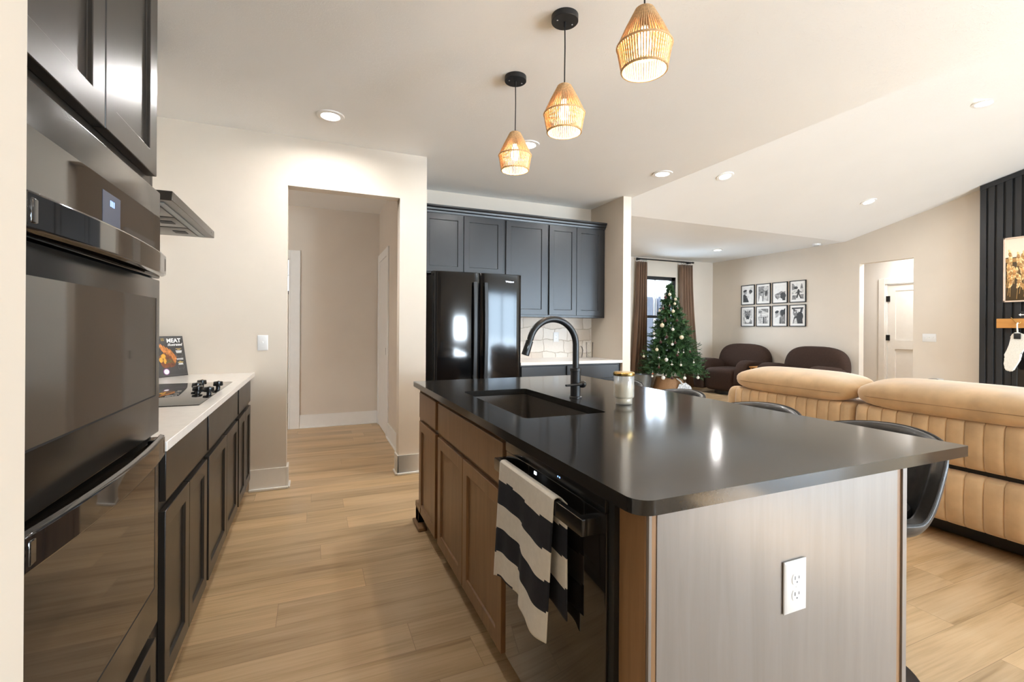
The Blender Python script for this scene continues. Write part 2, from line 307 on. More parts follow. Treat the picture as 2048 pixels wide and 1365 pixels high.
ORG = {}
def org(o):
    while o is not None:
        if o.name in ORG: return ORG[o.name]
        o = o.parent
    return Vector()
def obj(name, b, m, parent=None, bevel=0.0, local=False, sharp=40, subsurf=0, solid=0.0, T=None):
    bm = b.bm if isinstance(b, B) else b
    if T is not None: bm.transform(T)
    bmesh.ops.remove_doubles(bm, verts=bm.verts, dist=1e-6)
    bmesh.ops.recalc_face_normals(bm, faces=bm.faces)
    if parent is not None and not local: bmesh.ops.translate(bm, verts=bm.verts, vec=-org(parent))
    lim = math.radians(sharp)
    for f in bm.faces: f.smooth = True
    for e in bm.edges:
        if len(e.link_faces) == 2 and e.calc_face_angle(0) > lim: e.smooth = False
    me = bpy.data.meshes.new(name); bm.to_mesh(me); bm.free()
    for x in (m if isinstance(m, (list, tuple)) else [m]): me.materials.append(x)
    o = bpy.data.objects.new(name, me); COL.objects.link(o)
    if parent is not None: o.parent = parent
    if solid:
        md = o.modifiers.new('thickness', 'SOLIDIFY'); md.thickness = solid; md.offset = 0
    if subsurf:
        md = o.modifiers.new('subd', 'SUBSURF'); md.levels = subsurf; md.render_levels = subsurf
    if bevel:
        md = o.modifiers.new('bevel', 'BEVEL'); md.width = bevel; md.segments = 2; md.limit_method = 'ANGLE'; md.angle_limit = math.radians(40)
    return o
def tag(o, label, cat, group=None):
    o['label'] = label; o['category'] = cat
    if group: o['group'] = group
    return o
def thing(name, label, cat, loc=(0, 0, 0), group=None, rz=0.0):
    o = bpy.data.objects.new(name, None); COL.objects.link(o); o.location = loc; o.rotation_euler = (0, 0, rz); o.empty_display_size = 0.1
    ORG[o.name] = Vector(loc); return tag(o, label, cat, group)
def struct(name, b, m, bevel=0.0, parent=None):
    o = obj(name, b, m, parent, bevel)
    if parent is None: o['kind'] = 'structure'
    return o
def dup(root, loc, label, rz=None):
    def cp(o, p):
        c = o.copy(); COL.objects.link(c)
        if p is not None: c.parent = p
        for ch in [x for x in bpy.data.objects if x.parent == o]: cp(ch, c)
        return c
    r = cp(root, None); r.location = loc; r['label'] = label
    if rz is not None: r.rotation_euler = (0, 0, rz)
    ORG[r.name] = Vector(loc)
    return r
def text(name, body, size, T, m, parent, extrude=0.0004, offset=0.0, shear=0.0, spacing=1.0, align='LEFT'):
    cu = bpy.data.curves.new('t', 'FONT'); cu.body = body; cu.size = size; cu.extrude = extrude; cu.offset = offset; cu.shear = shear; cu.space_character = spacing; cu.align_x = align; cu.resolution_u = 3
    t = bpy.data.objects.new('t', cu); COL.objects.link(t); dg = bpy.context.evaluated_depsgraph_get(); dg.update()
    me = bpy.data.meshes.new_from_object(t.evaluated_get(dg)); bpy.data.objects.remove(t); bpy.data.curves.remove(cu)
    me.transform(T); me.transform(Matrix.Translation(-org(parent))); me.name = name; me.materials.clear(); me.materials.append(m)
    o = bpy.data.objects.new(name, me); COL.objects.link(o); o.parent = parent; return o
# frames: (u across, v up, w outward) -> world
def FX(x0): return Matrix(((0, 0, 1, x0), (1, 0, 0, 0), (0, 1, 0, 0), (0, 0, 0, 1)))      # faces +X, u = Y
def FXn(x0): return Matrix(((0, 0, -1, x0), (1, 0, 0, 0), (0, 1, 0, 0), (0, 0, 0, 1)))    # faces -X, u = Y
def FYn(y0): return Matrix(((1, 0, 0, 0), (0, 0, -1, y0), (0, 1, 0, 0), (0, 0, 0, 1)))    # faces -Y, u = X
def shaker(u0, u1, v0, v1, th=0.02, rail=0.057, rec=0.010):
    b = B(); V = b.bm.verts.new
    def rect(a0, a1, c0, c1, w_): return [V((a0, c0, w_)), V((a1, c0, w_)), V((a1, c1, w_)), V((a0, c1, w_))]
    bk = rect(u0, u1, v0, v1, 0); fr = rect(u0, u1, v0, v1, th)
    i1 = rect(u0 + rail, u1 - rail, v0 + rail, v1 - rail, th); i2 = rect(u0 + rail + 0.002, u1 - rail - 0.002, v0 + rail + 0.002, v1 - rail - 0.002, th - rec)
    b.face(bk[::-1])
    for q in range(4):
        k = (q + 1) % 4
        b.face([bk[q], bk[k], fr[k], fr[q]]); b.face([fr[q], fr[k], i1[k], i1[q]]); b.face([i1[q], i1[k], i2[k], i2[q]])
    b.face(i2); return b
def slab(u0, u1, v0, v1, th=0.02):
    b = B(); b.box(u0, u1, v0, v1, 0, th); return b

# ================================================================== SETTING
ZC = 2.75
XV, YV0, YR, YV1, KV = 3.33, -0.47, 2.29, 5.05, 0.235      # vaulted part of the ceiling, its ridge at YR
def zs(y): return ZC + KV * (YV1 - max(y, 2 * YR - y))
struct('floor', B().box(-3.2, 9.6, -3.5, 8.62, -0.05, 0), M['floor'])
c = B(); c.box(-3.2, XV, -3.5, 8.62, ZC, ZC + 0.1); c.box(XV, 12, -3.5, YV0, ZC, ZC + 0.1); c.box(XV, 9.6, YV1, 8.0, ZC, ZC + 0.1)
struct('ceiling', c, M['ceil'])
c = B(); c.prism([(YV0, ZC), (YR, zs(YR)), (YV1, ZC), (YV1, ZC + 0.1), (YR, zs(YR) + 0.1), (YV0, ZC + 0.1)], XV - 0.1, 12, 'x')
c.prism([(YV0, ZC + 0.1), (YV1, ZC + 0.1), (YR, zs(YR) + 0.1)], XV - 0.12, XV, 'x')
struct('ceiling_vault', c, M['ceil'])
struct('wall_left', B().box(-1.18, -1.06, -3.5, 4.05, 0, ZC), M['wall'])
struct('wall_near_left', B().box(-1.06, -0.367, 0.735, 0.862, 0, ZC), M['wall'])
b = B(); b.box(-1.18, -0.185, 4.05, 4.17, 0, ZC); b.box(0.68, 0.91, 4.05, 4.17, 0, ZC); b.box(-0.185, 0.68, 4.05, 4.17, 2.365, ZC)
struct('wall_kitchen', b, M['wall'])
struct('wall_hall_right', B().box(0.80, 0.91, 4.17, 6.35, 0, ZC), M['wall'])
b = B(); b.box(-0.255, 3.2, 6.35, 6.47, 0, ZC); b.box(-1.1, -0.255, 6.35, 6.47, 2.09, ZC); b.box(-3.2, -1.1, 6.35, 6.47, 0, ZC)
struct('wall_hall_back', b, M['wall'])
struct('wall_hall_left', B().box(-3.3, -3.2, 4.05, 8.62, 0, ZC), M['wall'])
b = B(); b.box(-3.2, -0.9, 8.5, 8.62, 0, ZC); b.box(-0.1, 3.2, 8.5, 8.62, 0, ZC); b.box(-0.9, -0.1, 8.5, 8.62, 0, 1.79); b.box(-0.9, -0.1, 8.5, 8.62, 2.40, ZC)
struct('wall_far_left_room', b, M['wall'])
struct('wall_nook_back', B().box(0.91, 3.2, 5.0, 5.12, 0, ZC), M['wall'])
struct('wall_nook_right', B().box(3.2, 3.305, 4.335, 7.88, 0, ZC), M['wall'])
WX0, WX1, WZ0, WZ1 = 6.36, 7.19, 0.62, 2.37
b = B(); b.box(3.2, WX0, 7.88, 8.0, 0, ZC); b.box(WX1, 8.37, 7.88, 8.0, 0, ZC); b.box(WX0, WX1, 7.88, 8.0, 0, WZ0); b.box(WX0, WX1, 7.88, 8.0, WZ1, ZC)
struct('wall_far', b, M['wall'])
b = B(); b.box(8.25, 8.37, 4.82, 7.88, 0, ZC + 0.05); b.box(8.25, 8.37, -3.5, 4.07, 0, 3.75); b.box(8.25, 8.37, 4.07, 4.82, 2.35, 3.1)
struct('wall_right', b, M['wall'])
b = B(); b.box(9.4, 9.5, 5.06, 7.5, 0, ZC); b.box(9.4, 9.5, 1.5, 4.22, 0, ZC); b.box(9.4, 9.5, 4.22, 5.06, 2.08, ZC)
struct('wall_corridor', b, M['wallw'])
struct('wall_corridor_end', B().box(8.37, 9.4, 7.4, 7.5, 0, ZC), M['wallw']); struct('wall_corridor_near', B().box(8.37, 9.4, 1.5, 1.6, 0, ZC), M['wallw'])
PX0, PX1 = 4.65, 7.95
b = B(); b.box(-1.18, 1.45, -3.5, -3.38, 0, ZC); b.box(1.45, 2.5, -3.5, -3.38, 0, ZC); b.box(3.3, PX0, -3.5, -3.38, 0, ZC); b.box(2.5, 3.3, -3.5, -3.38, 0, 0.9); b.box(2.5, 3.3, -3.5, -3.38, 1.6, ZC); b.box(PX1, 8.37, -3.5, -3.38, 0, ZC); b.box(PX0, PX1, -3.5, -3.38, 2.3, ZC)
struct('wall_behind', b, M['wall'])
# baseboards with a quarter-round shoe
def base(name, segs, h=0.165):
    b = B()
    for (x0, y0, x1, y1, nx, ny) in segs:       # wall line and outward normal
        if nx: xa, xb = sorted((x0, x0 + nx * 0.014)); b.box(xa, xb, min(y0, y1), max(y0, y1), 0, h); xa, xb = sorted((x0, x0 + nx * 0.028)); b.box(xa, xb, min(y0, y1), max(y0, y1), 0, 0.018, bev=0.004)
        else: ya, yb = sorted((y0, y0 + ny * 0.014)); b.box(min(x0, x1), max(x0, x1), ya, yb, 0, h); ya, yb = sorted((y0, y0 + ny * 0.028)); b.box(min(x0, x1), max(x0, x1), ya, yb, 0, 0.018, bev=0.004)
    return struct(name, b, M['trim'], 0.002)
base('baseboard_kitchen', [(-0.44, 4.05, -0.171, 4.05, 0, -1), (-0.185, 4.036, -0.185, 4.184, 1, 0), (0.666, 4.05, 0.924, 4.05, 0, -1), (0.68, 4.036, 0.68, 4.184, -1, 0), (0.91, 4.036, 0.91, 4.3, 1, 0)])
base('baseboard_hall', [(0.80, 4.17, 0.80, 5.46, -1, 0), (-0.145, 6.35, 0.80, 6.35, 0, -1)])
base('baseboard_living', [(3.19, 4.335, 3.32, 4.335, 0, -1), (3.305, 4.335, 3.305, 7.88, 1, 0), (3.305, 7.88, 8.25, 7.88, 0, -1), (8.25, 4.82, 8.25, 7.88, -1, 0), (8.25, 3.27, 8.25, 4.07, -1, 0)], 0.13)
base('baseboard_far_left_room', [(-3.2, 8.5, 3.2, 8.5, 0, -1)])
# hall trims: casing of the opening in the hall's back wall, and the cased door on its right
b = B(); b.box(-0.255, -0.145, 6.33, 6.35, 0, 2.20); b.box(-1.099, -0.256, 6.331, 6.349, 2.09, 2.199); b.box(-0.275, -0.2555, 6.336, 6.48, 0, 2.089); b.box(-1.21, -1.1, 6.33, 6.3499, 0, 2.20)
struct('trim_1', b, M['trim'], 0.003)
b = B(); b.box(0.782, 0.80, 5.46, 5.57, 0, 2.19); b.box(0.782, 0.80, 6.24, 6.33, 0, 2.19); b.box(0.783, 0.7995, 5.571, 6.239, 2.091, 2.189)
struct('trim_2', b, M['trim'], 0.003)
d = struct('door_1', B().box(0.788, 0.80, 5.57, 6.24, 0.008, 2.09), M['trim'], 0.002)
obj('strike_plate', B().box(0.784, 0.7885, 5.585, 5.602, 0.94, 1.02), M['blackmatte'], d)
# far-left room window
b = B(); b.box(-0.9, -0.1, 8.50, 8.56, 1.79, 1.85); b.box(-0.9, -0.1, 8.50, 8.56, 2.36, 2.40); b.box(-0.9, -0.86, 8.50, 8.56, 1.79, 2.4); b.box(-0.14, -0.1, 8.50, 8.56, 1.79, 2.4); b.box(-0.9, -0.1, 8.515, 8.545, 2.10, 2.115)
wn = struct('window_2', b, M['framewin']); obj('pane', B().box(-0.86, -0.14, 8.53, 8.535, 1.85, 2.36), M['pane'], wn)
# window behind the tree
b = B(); f = 0.055
b.box(WX0, WX1, 7.90, 7.97, WZ1 - 0.075, WZ1); b.box(WX0, WX1, 7.90, 7.97, WZ0, WZ0 + 0.06); b.box(WX0, WX0 + 0.06, 7.90, 7.97, WZ0, WZ1); b.box(WX1 - 0.10, WX1, 7.90, 7.97, WZ0, WZ1); b.box(WX0, WX1, 7.895, 7.96, 1.485, 1.545); b.box(6.665, 6.675, 7.91, 7.95, 1.545, WZ1 - 0.07)
wn = struct('window_1', b, M['framewin'], 0.003); obj('pane', B().box(WX0 + 0.05, WX1 - 0.09, 7.93, 7.936, WZ0 + 0.05, WZ1 - 0.07), M['pane'], wn)
obj('sill', B().box(WX0 - 0.03, WX1 + 0.03, 7.83, 7.90, WZ0 - 0.02, WZ0), M['trim'], wn)
# patio door behind the camera, and a window added to shape the sun patch
b = B()
for x in (PX0, 5.72, 6.84, PX1 - 0.06): b.box(x, x + 0.06, -3.47, -3.40, 0, 2.3)
b.box(PX0, PX1, -3.47, -3.40, 0, 0.08); b.box(PX0, PX1, -3.47, -3.40, 2.22, 2.3)
wn = struct('door_2', b, M['framewin']); obj('pane', B().box(PX0 + 0.05, PX1 - 0.05, -3.44, -3.435, 0.07, 2.23), M['pane'], wn)
b = B(); b.box(2.5, 2.55, -3.47, -3.40, 0.9, 1.6); b.box(3.25, 3.3, -3.47, -3.40, 0.9, 1.6); b.box(2.5, 3.3, -3.469, -3.401, 0.9, 0.95); b.box(2.5, 3.3, -3.469, -3.401, 1.55, 1.6)
wn = struct('window_sun_patch', b, M['framewin']); obj('pane', B().box(2.54, 3.26, -3.44, -3.435, 0.94, 1.56), M['pane'], wn)
struct('roof_sun_block', B().box(4.0, 12.0, -9.0, -3.5, 2.42, 2.52), M['siding']); struct('floor_patio', B().box(-1, 12.0, -9.0, -3.5, -0.2, -0.1), M['asphalt'])  # unseen roof added to keep the sun out of the patio door
# porch wall seen through the window: vertical battens, a dark door and a post
b = B(); b.box(4.6, 9.5, 9.7, 9.78, -0.2, 3.2)
for k in range(16): b.box(4.8 + k * 0.3, 4.84 + k * 0.3, 9.67, 9.7, -0.2, 3.2)
struct('wall_porch', b, M['siding'])
struct('floor_porch', B().box(3.2, 9.6, 8.0, 9.7, -0.25, -0.15), M['asphalt'])
b = B(); b.box(7.75, 8.05, 9.64, 9.67, 0.1, 2.6); b.box(8.2, 8.28, 9.60, 9.67, 0.0, 2.9); struct('trim_porch', b, M['sidingd'])
# corridor door
b = B(); b.box(9.38, 9.40, 5.06, 5.16, 0, 2.18); b.box(9.38, 9.40, 4.14, 4.22, 0, 2.18); b.box(9.381, 9.3995, 4.221, 5.059, 2.081, 2.179); b.box(9.4001, 9.46, 5.036, 5.0595, 0, 2.079)
struct('trim_3', b, M['trim'], 0.003)
b = B().merge(shaker(4.22, 5.03, 0.01, 2.075, 0.035, 0.12, 0.010))
d = struct('door_3', B().merge(b, FXn(9.45)), M['trim'], 0.003)
b = B(); b.box(9.405, 9.42, 4.34, 4.91, 0.93, 1.09); obj('lock_rail', b, M['trim'], d, 0.003)
for z in (0.25, 1.13, 1.82): obj('hinge', B().box(9.393, 9.413, 4.99, 5.045, z - 0.05, z + 0.05), M['blackmatte'], d)
area('corridor_lamp', (8.9, 4.3, 2.7), (0, 0, -1), 0.5, 0.5, 26, (1, 0.98, 0.96))

# ================================================================== LEFT RUN
XF = -0.445
t = thing('oven_cabinet', 'tall espresso cabinet that holds the wall ovens, beside the white wall end', 'cabinet', (-0.75, 1.31, 0))
b = B(); b.box(-1.035, XF, 0.882, 0.902, 0, 2.5); b.box(-1.035, XF, 1.695, 1.715, 0, 2.5); b.box(-1.035, -1.02, 0.902, 1.695, 0.1, 2.5); b.box(-1.02, XF, 0.902, 1.695, 1.66, 2.5); b.box(-1.02, XF, 0.902, 1.695, 0.10, 0.365); b.box(-1.02, -0.50, 0.902, 1.695, 0, 0.1)
obj('body', b, M['espresso'], t, 0.0015)
for u0, u1 in ((0.925, 1.2885), (1.2935, 1.657)): obj('door', shaker(u0, u1, 1.693, 2.48, 0.025, 0.062), M['espresso'], t, 0.002, T=FX(XF))
obj('drawer', shaker(0.915, 1.69, 0.105, 0.335, 0.022, 0.05), M['espresso'], t, 0.002, T=FX(XF))

t = thing('wall_oven', 'black glass double wall oven with two bowed handles, in the tall cabinet', 'oven', (-0.75, 1.33, 0.37))
obj('body', B().box(-1.01, -0.447, 0.908, 1.69, 0.372, 1.655), M['dark'], t)
XO = -0.42
obj('control_panel', B().box(-0.447, XO, 0.906, 1.693, 1.40, 1.655, bev=0.003), M['blacksteel'], t)
cp = obj('control_glass', B().box(XO - 0.002, XO + 0.001, 0.913, 1.688, 1.405, 1.58), M['blackglass'], t)
obj('display', B().box(XO + 0.001, XO + 0.0018, 1.275, 1.375, 1.445, 1.555), M['disp'], cp)
b = B()
for q in range(3): b.box(XO + 0.0018, XO + 0.0022, 1.315 + q * 0.009, 1.320 + q * 0.009, 1.527, 1.540)
obj('clock_segments', b, M['blue'], cp)
for nm, z0, z1, g0, g1, hz in (('upper', 0.945, 1.395, 1.06, 1.34, 1.432), ('lower', 0.380, 0.930, 0.50, 0.90, 0.918)):
    d = obj('oven_door', B().box(-0.447, XO, 0.906, 1.693, z0, z1, bev=0.003), M['blacksteel'], t)
    d['label'] = nm + ' oven door with dark glass'
    b = B(); b.box(XO - 0.002, XO + 0.0012, 0.913, 1.688 - 0.036, g0, g1); obj('door_glass', b, M['blackglass'], d)
    b = B()
    for (a0, a1, c0, c1) in ((0.913, 1.655, g0 - 0.004, g0), (1.652, 1.656, g0, g1)): b.box(XO, XO + 0.0016, a0, a1, c0, c1)
    obj('glass_border', b, M['dark'], d)
    b = B(); n = 20; hh = 0.033
    sec = lambda s_: (XO + 0.052 - 0.02 * (2 * s_ - 1) ** 2)
    A0 = []
    for i in range(n + 1):
        s_ = i / n; y = 0.912 + 0.712 * s_; x = sec(s_)
        A0.append([b.bm.verts.new((x - 0.013, y, hz - hh)), b.bm.verts.new((x, y, hz - hh * 0.85)), b.bm.verts.new((x, y, hz + hh * 0.85)), b.bm.verts.new((x - 0.013, y, hz + hh))])
    for p, q in zip(A0, A0[1:]):
        for k in range(4): b.face([p[k], p[(k + 1) % 4], q[(k + 1) % 4], q[k]])
    b.face(A0[0]); b.face(A0[-1][::-1])
    for y in (0.92, 1.59): b.box(XO - 0.001, XO + 0.035, y, y + 0.02, hz - 0.02, hz + 0.02)
    obj('handle', b, M['blackglass'], d, 0.003)

def base_cab(label, y0, y1, ds, dr, drl, filler=False):
    t = thing('base_cabinet', label, 'cabinet', (-0.75, (y0 + y1) / 2, 0), 'espresso base cabinets along the left wall')
    b = B(); b.box(-1.035, XF, y0, y1, 0.10, 0.878); b.box(-1.035, -0.52, y0, y1, 0, 0.10); obj('body', b, M['espresso'], t, 0.001)
    th = 0.018
    o = obj('drawer' if not filler else 'false_front', slab(dr[0], dr[1], drl[0], drl[1], th), M['espresso'], t, 0.002, T=FX(XF))
    for u0, u1 in ds: obj('door', shaker(u0, u1, 0.115, 0.672, 0.02, 0.057), M['espresso'], t, 0.002, T=FX(XF))
base_cab('espresso base cabinet next to the ovens, nearest of the left run', 1.717, 2.445, ((1.79, 2.104), (2.108, 2.425)), (1.80, 2.425), (0.70, 0.862))
base_cab('espresso base cabinet under the cooktop, middle of the left run', 2.445, 3.37, ((2.468, 2.94), (2.945, 3.345)), (2.468, 3.345), (0.70, 0.862), True)
base_cab('espresso base cabinet against the switch wall, farthest of the left run', 3.37, 4.035, ((3.395, 3.705), (3.71, 3.985)), (3.40, 3.99), (0.70, 0.862))
tag(obj('quartz_countertop', B().box(-1.038, -0.405, 1.717, 4.045, 0.878, 0.908), M['quartzw'], None, 0.002), 'white quartz countertop on the espresso base cabinets', 'countertop')
struct('trim_backsplash_left', B().box(-1.06, -1.04, 1.717, 4.05, 0.908, 2.1), M['stone'])

t = thing('cooktop', 'black glass electric cooktop set into the white countertop', 'cooktop', (-0.71, 2.925, 0.908))
obj('glass_top', B().box(-0.97, -0.462, 2.452, 3.40, 0.902, 0.9115, bev=0.002), M['blackglass'], t)
for x, y in ((-0.545, 2.86), (-0.485, 2.80), (-0.487, 3.06), (-0.585, 3.17), (-0.58, 3.02)):
    b = B().lathe([(0, 0), (0.011, 0), (0.011, 0.012), (0.023, 0.014), (0.0245, 0.018), (0.0225, 0.036), (0.020, 0.038), (0, 0.038)], (x, y, 0.9115), 24)
    b.box(x - 0.003, x + 0.003, y - 0.019, y + 0.019, 0.949, 0.952); obj('knob', b, M['blackplastic'], t)

t = thing('range_hood', 'dark steel range hood above the cooktop', 'range hood', (-0.8, 2.90, 1.80))
b = B(); y0, y1 = 2.43, 3.36
b.box(-1.04, -0.56, y0, y1, 1.80, 1.842); obj('canopy', b, M['hood'], t, 0.002)
obj('chimney', B().box(-1.04, -0.80, 2.75, 3.05, 1.842, 2.75), M['hood'], t, 0.002)
b = B(); b.box(-1.03, -0.60, y0 + 0.04, y1 - 0.04, 1.796, 1.80); obj('underside_frame', b, M['bucket'], t)
for k in range(3):
    fy = y0 + 0.06 + k * 0.275
    f = obj('filter', B().box(-1.0, -0.63, fy, fy + 0.255, 1.791, 1.797, bev=0.002), M['hood'], t)
    obj('filter_latch', B().box(-0.72, -0.66, fy + 0.09, fy + 0.16, 1.7885, 1.7915), M['dark'], f)
b = B(); b.cyl((-0.562, 3.27, 1.822), (-0.556, 3.27, 1.822), 0.008); obj('badge', b, M['chrome'], t)

# cookbook leaning in the corner
du = Vector((0.62, 0.785, 0)).normalized(); nn = Vector((0.785, -0.62, 0)).normalized(); lean = 0.20
vv = (Vector((0, 0, 1)) * math.cos(lean) - nn * math.sin(lean)); nw = (nn * math.cos(lean) + Vector((0, 0, 1)) * math.sin(lean))
BW, BH = 0.215, 0.285
br_ = Vector((-0.818, 3.985, 0.9085)); o0 = br_ - du * BW
TB = Matrix(((du.x, vv.x, nw.x, o0.x), (du.y, vv.y, nw.y, o0.y), (du.z, vv.z, nw.z, o0.z), (0, 0, 0, 1)))
t = thing('cookbook', 'cookbook with a roast on its black cover, propped in the counter corner', 'book', tuple(o0))
obj('cover', B().box(0, BW, 0, BH, -0.002, 0), M['coverb'], t, T=TB)
obj('pages', B().box(0.002, BW - 0.003, 0.003, BH - 0.003, -0.016, -0.002), M['paper'], t, T=TB)
obj('back_cover', B().box(0, BW, 0, BH, -0.018, -0.016), M['coverb'], t, T=TB)
def ell(b, cx, cy, rx, ry, w0, w1, mi, a=0.0, n=20, jag=0.0):
    pts = []
    for i in range(n):
        q = 2 * PI * i / n; k = 1 + jag * math.sin(5 * q + cx * 90) ; x = rx * k * math.cos(q); y = ry * k * math.sin(q)
        pts.append((cx + x * math.cos(a) - y * math.sin(a), cy + x * math.sin(a) + y * math.cos(a)))
    b.prism(pts, w0, w1, 'z', mi)
b = B(); ell(b, 0.085, 0.120, 0.063, 0.058, 0, 0.0004, 0, 0.3, 24, 0.08)
for k in range(5): ell(b, 0.045 + 0.02 * k, 0.205 - 0.012 * k, 0.007, 0.045, 0.0004, 0.0006, 1, 0.5, 12)
ell(b, 0.125, 0.135, 0.012, 0.045, 0.0004, 0.0006, 1, 0.25, 14, 0.1)
ell(b, 0.055, 0.145, 0.016, 0.016, 0.0006, 0.0008, 2); ell(b, 0.062, 0.112, 0.010, 0.020, 0.0006, 0.0008, 2); ell(b, 0.036, 0.12, 0.013, 0.018, 0.0006, 0.0008, 2)
for k in range(7): ell(b, 0.075 + 0.007 * k, 0.10 + 0.009 * (k % 3), 0.010, 0.004, 0.0008, 0.001, 3, k * 0.9, 8)
obj('cover_photo', b, [M['meat'], M['meatl'], M['potato'], M['herb']], t, T=TB)
T3 = lambda x, y: TB @ Matrix.Translation((x, y, 0.0006))
text('title', 'MEAT', 0.040, T3(0.092, 0.240), M['ink'], t, offset=0.0011, spacing=1.02)
text('subtitle', 'illustrated', 0.0265, T3(0.094, 0.216), M['ink'], t, shear=0.3, offset=0.0003)
text('magazine_name', 'SS', 0.026, T3(0.052, 0.252), M['inkg'], t)
b = B()
for (x0, x1, y, h, mi) in ((0.150, 0.192, 0.194, 0.003, 1), (0.162, 0.182, 0.188, 0.003, 1), (0.148, 0.194, 0.179, 0.004, 0), (0.150, 0.192, 0.172, 0.004, 0), (0.152, 0.190, 0.166, 0.003, 0), (0.148, 0.196, 0.124, 0.003, 0), (0.148, 0.196, 0.117, 0.003, 0), (0.163, 0.178, 0.104, 0.003, 1), (0.153, 0.193, 0.097, 0.005, 1), (0.157, 0.189, 0.089, 0.004, 0), (0.155, 0.191, 0.082, 0.004, 0)): b.box(x0, x1, y - h / 2, y + h / 2, 0, 0.0006, mi)
for cyy in (0.145, 0.058):
    for (x0, x1, y0, y1) in ((0.152, 0.194, cyy + 0.014, cyy + 0.0148), (0.152, 0.194, cyy - 0.004, cyy - 0.0032), (0.152, 0.1528, cyy - 0.004, cyy + 0.0148), (0.194, 0.1948, cyy - 0.004, cyy + 0.0148), (0.158, 0.1588, cyy - 0.016, cyy - 0.004), (0.188, 0.1888, cyy - 0.016, cyy - 0.004)): b.box(x0, x1, y0, y1, 0, 0.0005, 2)
b.box(0.006, BW - 0.006, 0.012, 0.0128, 0, 0.0005, 2); b.box(0.006, BW - 0.006, BH - 0.0128, BH - 0.012, 0, 0.0005, 2)
obj('cover_lettering', b, [M['ink'], M['inkg'], M['inkl']], t, T=TB)
b = B(); ell(b, 0.062, 0.037, 0.022, 0.022, 0, 0.0008, 1, n=28); ell(b, 0.062, 0.037, 0.0175, 0.0175, 0.0008, 0.0012, 0, n=28); obj('round_badge', b, [M['ink'], M['violet']], t, T=TB)

def plate(name, label, cat, T, kind, w_=0.072, h_=0.117):
    o0 = T @ Vector((0, 0, 0)); t = thing(name, label, cat, tuple(o0))
    b = B(); V = b.bm.verts.new
    a, h = w_ / 2, h_ / 2
    r0 = [V((sx * a, sy * h, 0)) for sx, sy in ((-1, -1), (1, -1), (1, 1), (-1, 1))]; r1 = [V((sx * a, sy * h, 0.003)) for sx, sy in ((-1, -1), (1, -1), (1, 1), (-1, 1))]; r3 = [V((sx * (a - 0.006), sy * (h - 0.006), 0.0065)) for sx, sy in ((-1, -1), (1, -1), (1, 1), (-1, 1))]
    b.face(r0[::-1])
    for p, q in ((r0, r1), (r1, r3)):
        for k in range(4): b.face([p[k], p[(k + 1) % 4], q[(k + 1) % 4], q[k]])
    b.face(r3); obj('cover_plate', b, M['white'], t, T=T)
    if kind == 'outlet':
        for sy in (0.0195, -0.0195):
            b = B(); pts = []
            for i in range(24):
                q = 2 * PI * i / 24; pts.append((0.0175 * math.cos(q), sy + max(-0.0125, min(0.0125, 0.0175 * math.sin(q)))))
            b.prism(pts, 0.006, 0.0078, 'z'); s_ = obj('socket', b, M['white'], t, T=T)
            b = B(); b.box(-0.0085, -0.0055, sy - 0.001, sy + 0.008, 0.0075, 0.0082); b.box(0.0055, 0.0085, sy, sy + 0.007, 0.0075, 0.0082); b.cyl((0, sy - 0.0075, 0.0075), (0, sy - 0.0075, 0.0082), 0.0024, n=12); obj('slots', b, M['slot'], s_, T=T)
        obj('screw', B().cyl((0, 0, 0.006), (0, 0, 0.0075), 0.003, n=12), M['white'], t, T=T)
    else:
        for i in range(kind):
            x = (i - (kind - 1) / 2) * 0.046
            obj('toggle', B().box(x - 0.005, x + 0.005, -0.003, 0.009, 0.005, 0.016, bev=0.001), M['white'], t, T=T)
            [obj('screw', B().cyl((x, sy, 0.006), (x, sy, 0.0072), 0.0025, n=10), M['white'], t, T=T) for sy in (0.03, -0.03)]
    return t
TR = Matrix.Translation
plate('light_switch', 'white single toggle switch on the wall left of the hall opening', 'switch', FYn(4.05) @ TR((-0.352, 1.135, 0)), 1)
plate('wall_outlet', 'white outlet on the stone backsplash beside the fridge', 'outlet', FYn(4.976) @ TR((2.70, 1.155, 0)), 'outlet')
plate('light_switch', 'white triple switch plate on the living room wall by the slat panel', 'switch', FXn(8.25) @ TR((3.87, 1.155, 0)), 3, 0.165, 0.117)
plate('wall_outlet', 'white outlet on the near end panel of the island', 'outlet', FYn(0.785) @ TR((1.095, 0.630, 0)), 'outlet', 0.078, 0.127)
t = thing('wall_plug', 'black power adapter plugged in low on the living room wall', 'plug', (8.25, 3.78, 0.52))
obj('socket_plate', B().box(8.243, 8.25, 3.70, 3.775, 0.46, 0.575), M['white'], t); obj('adapter', B().box(8.18, 8.243, 3.755, 3.85, 0.50, 0.565, bev=0.008), M['black'], t)

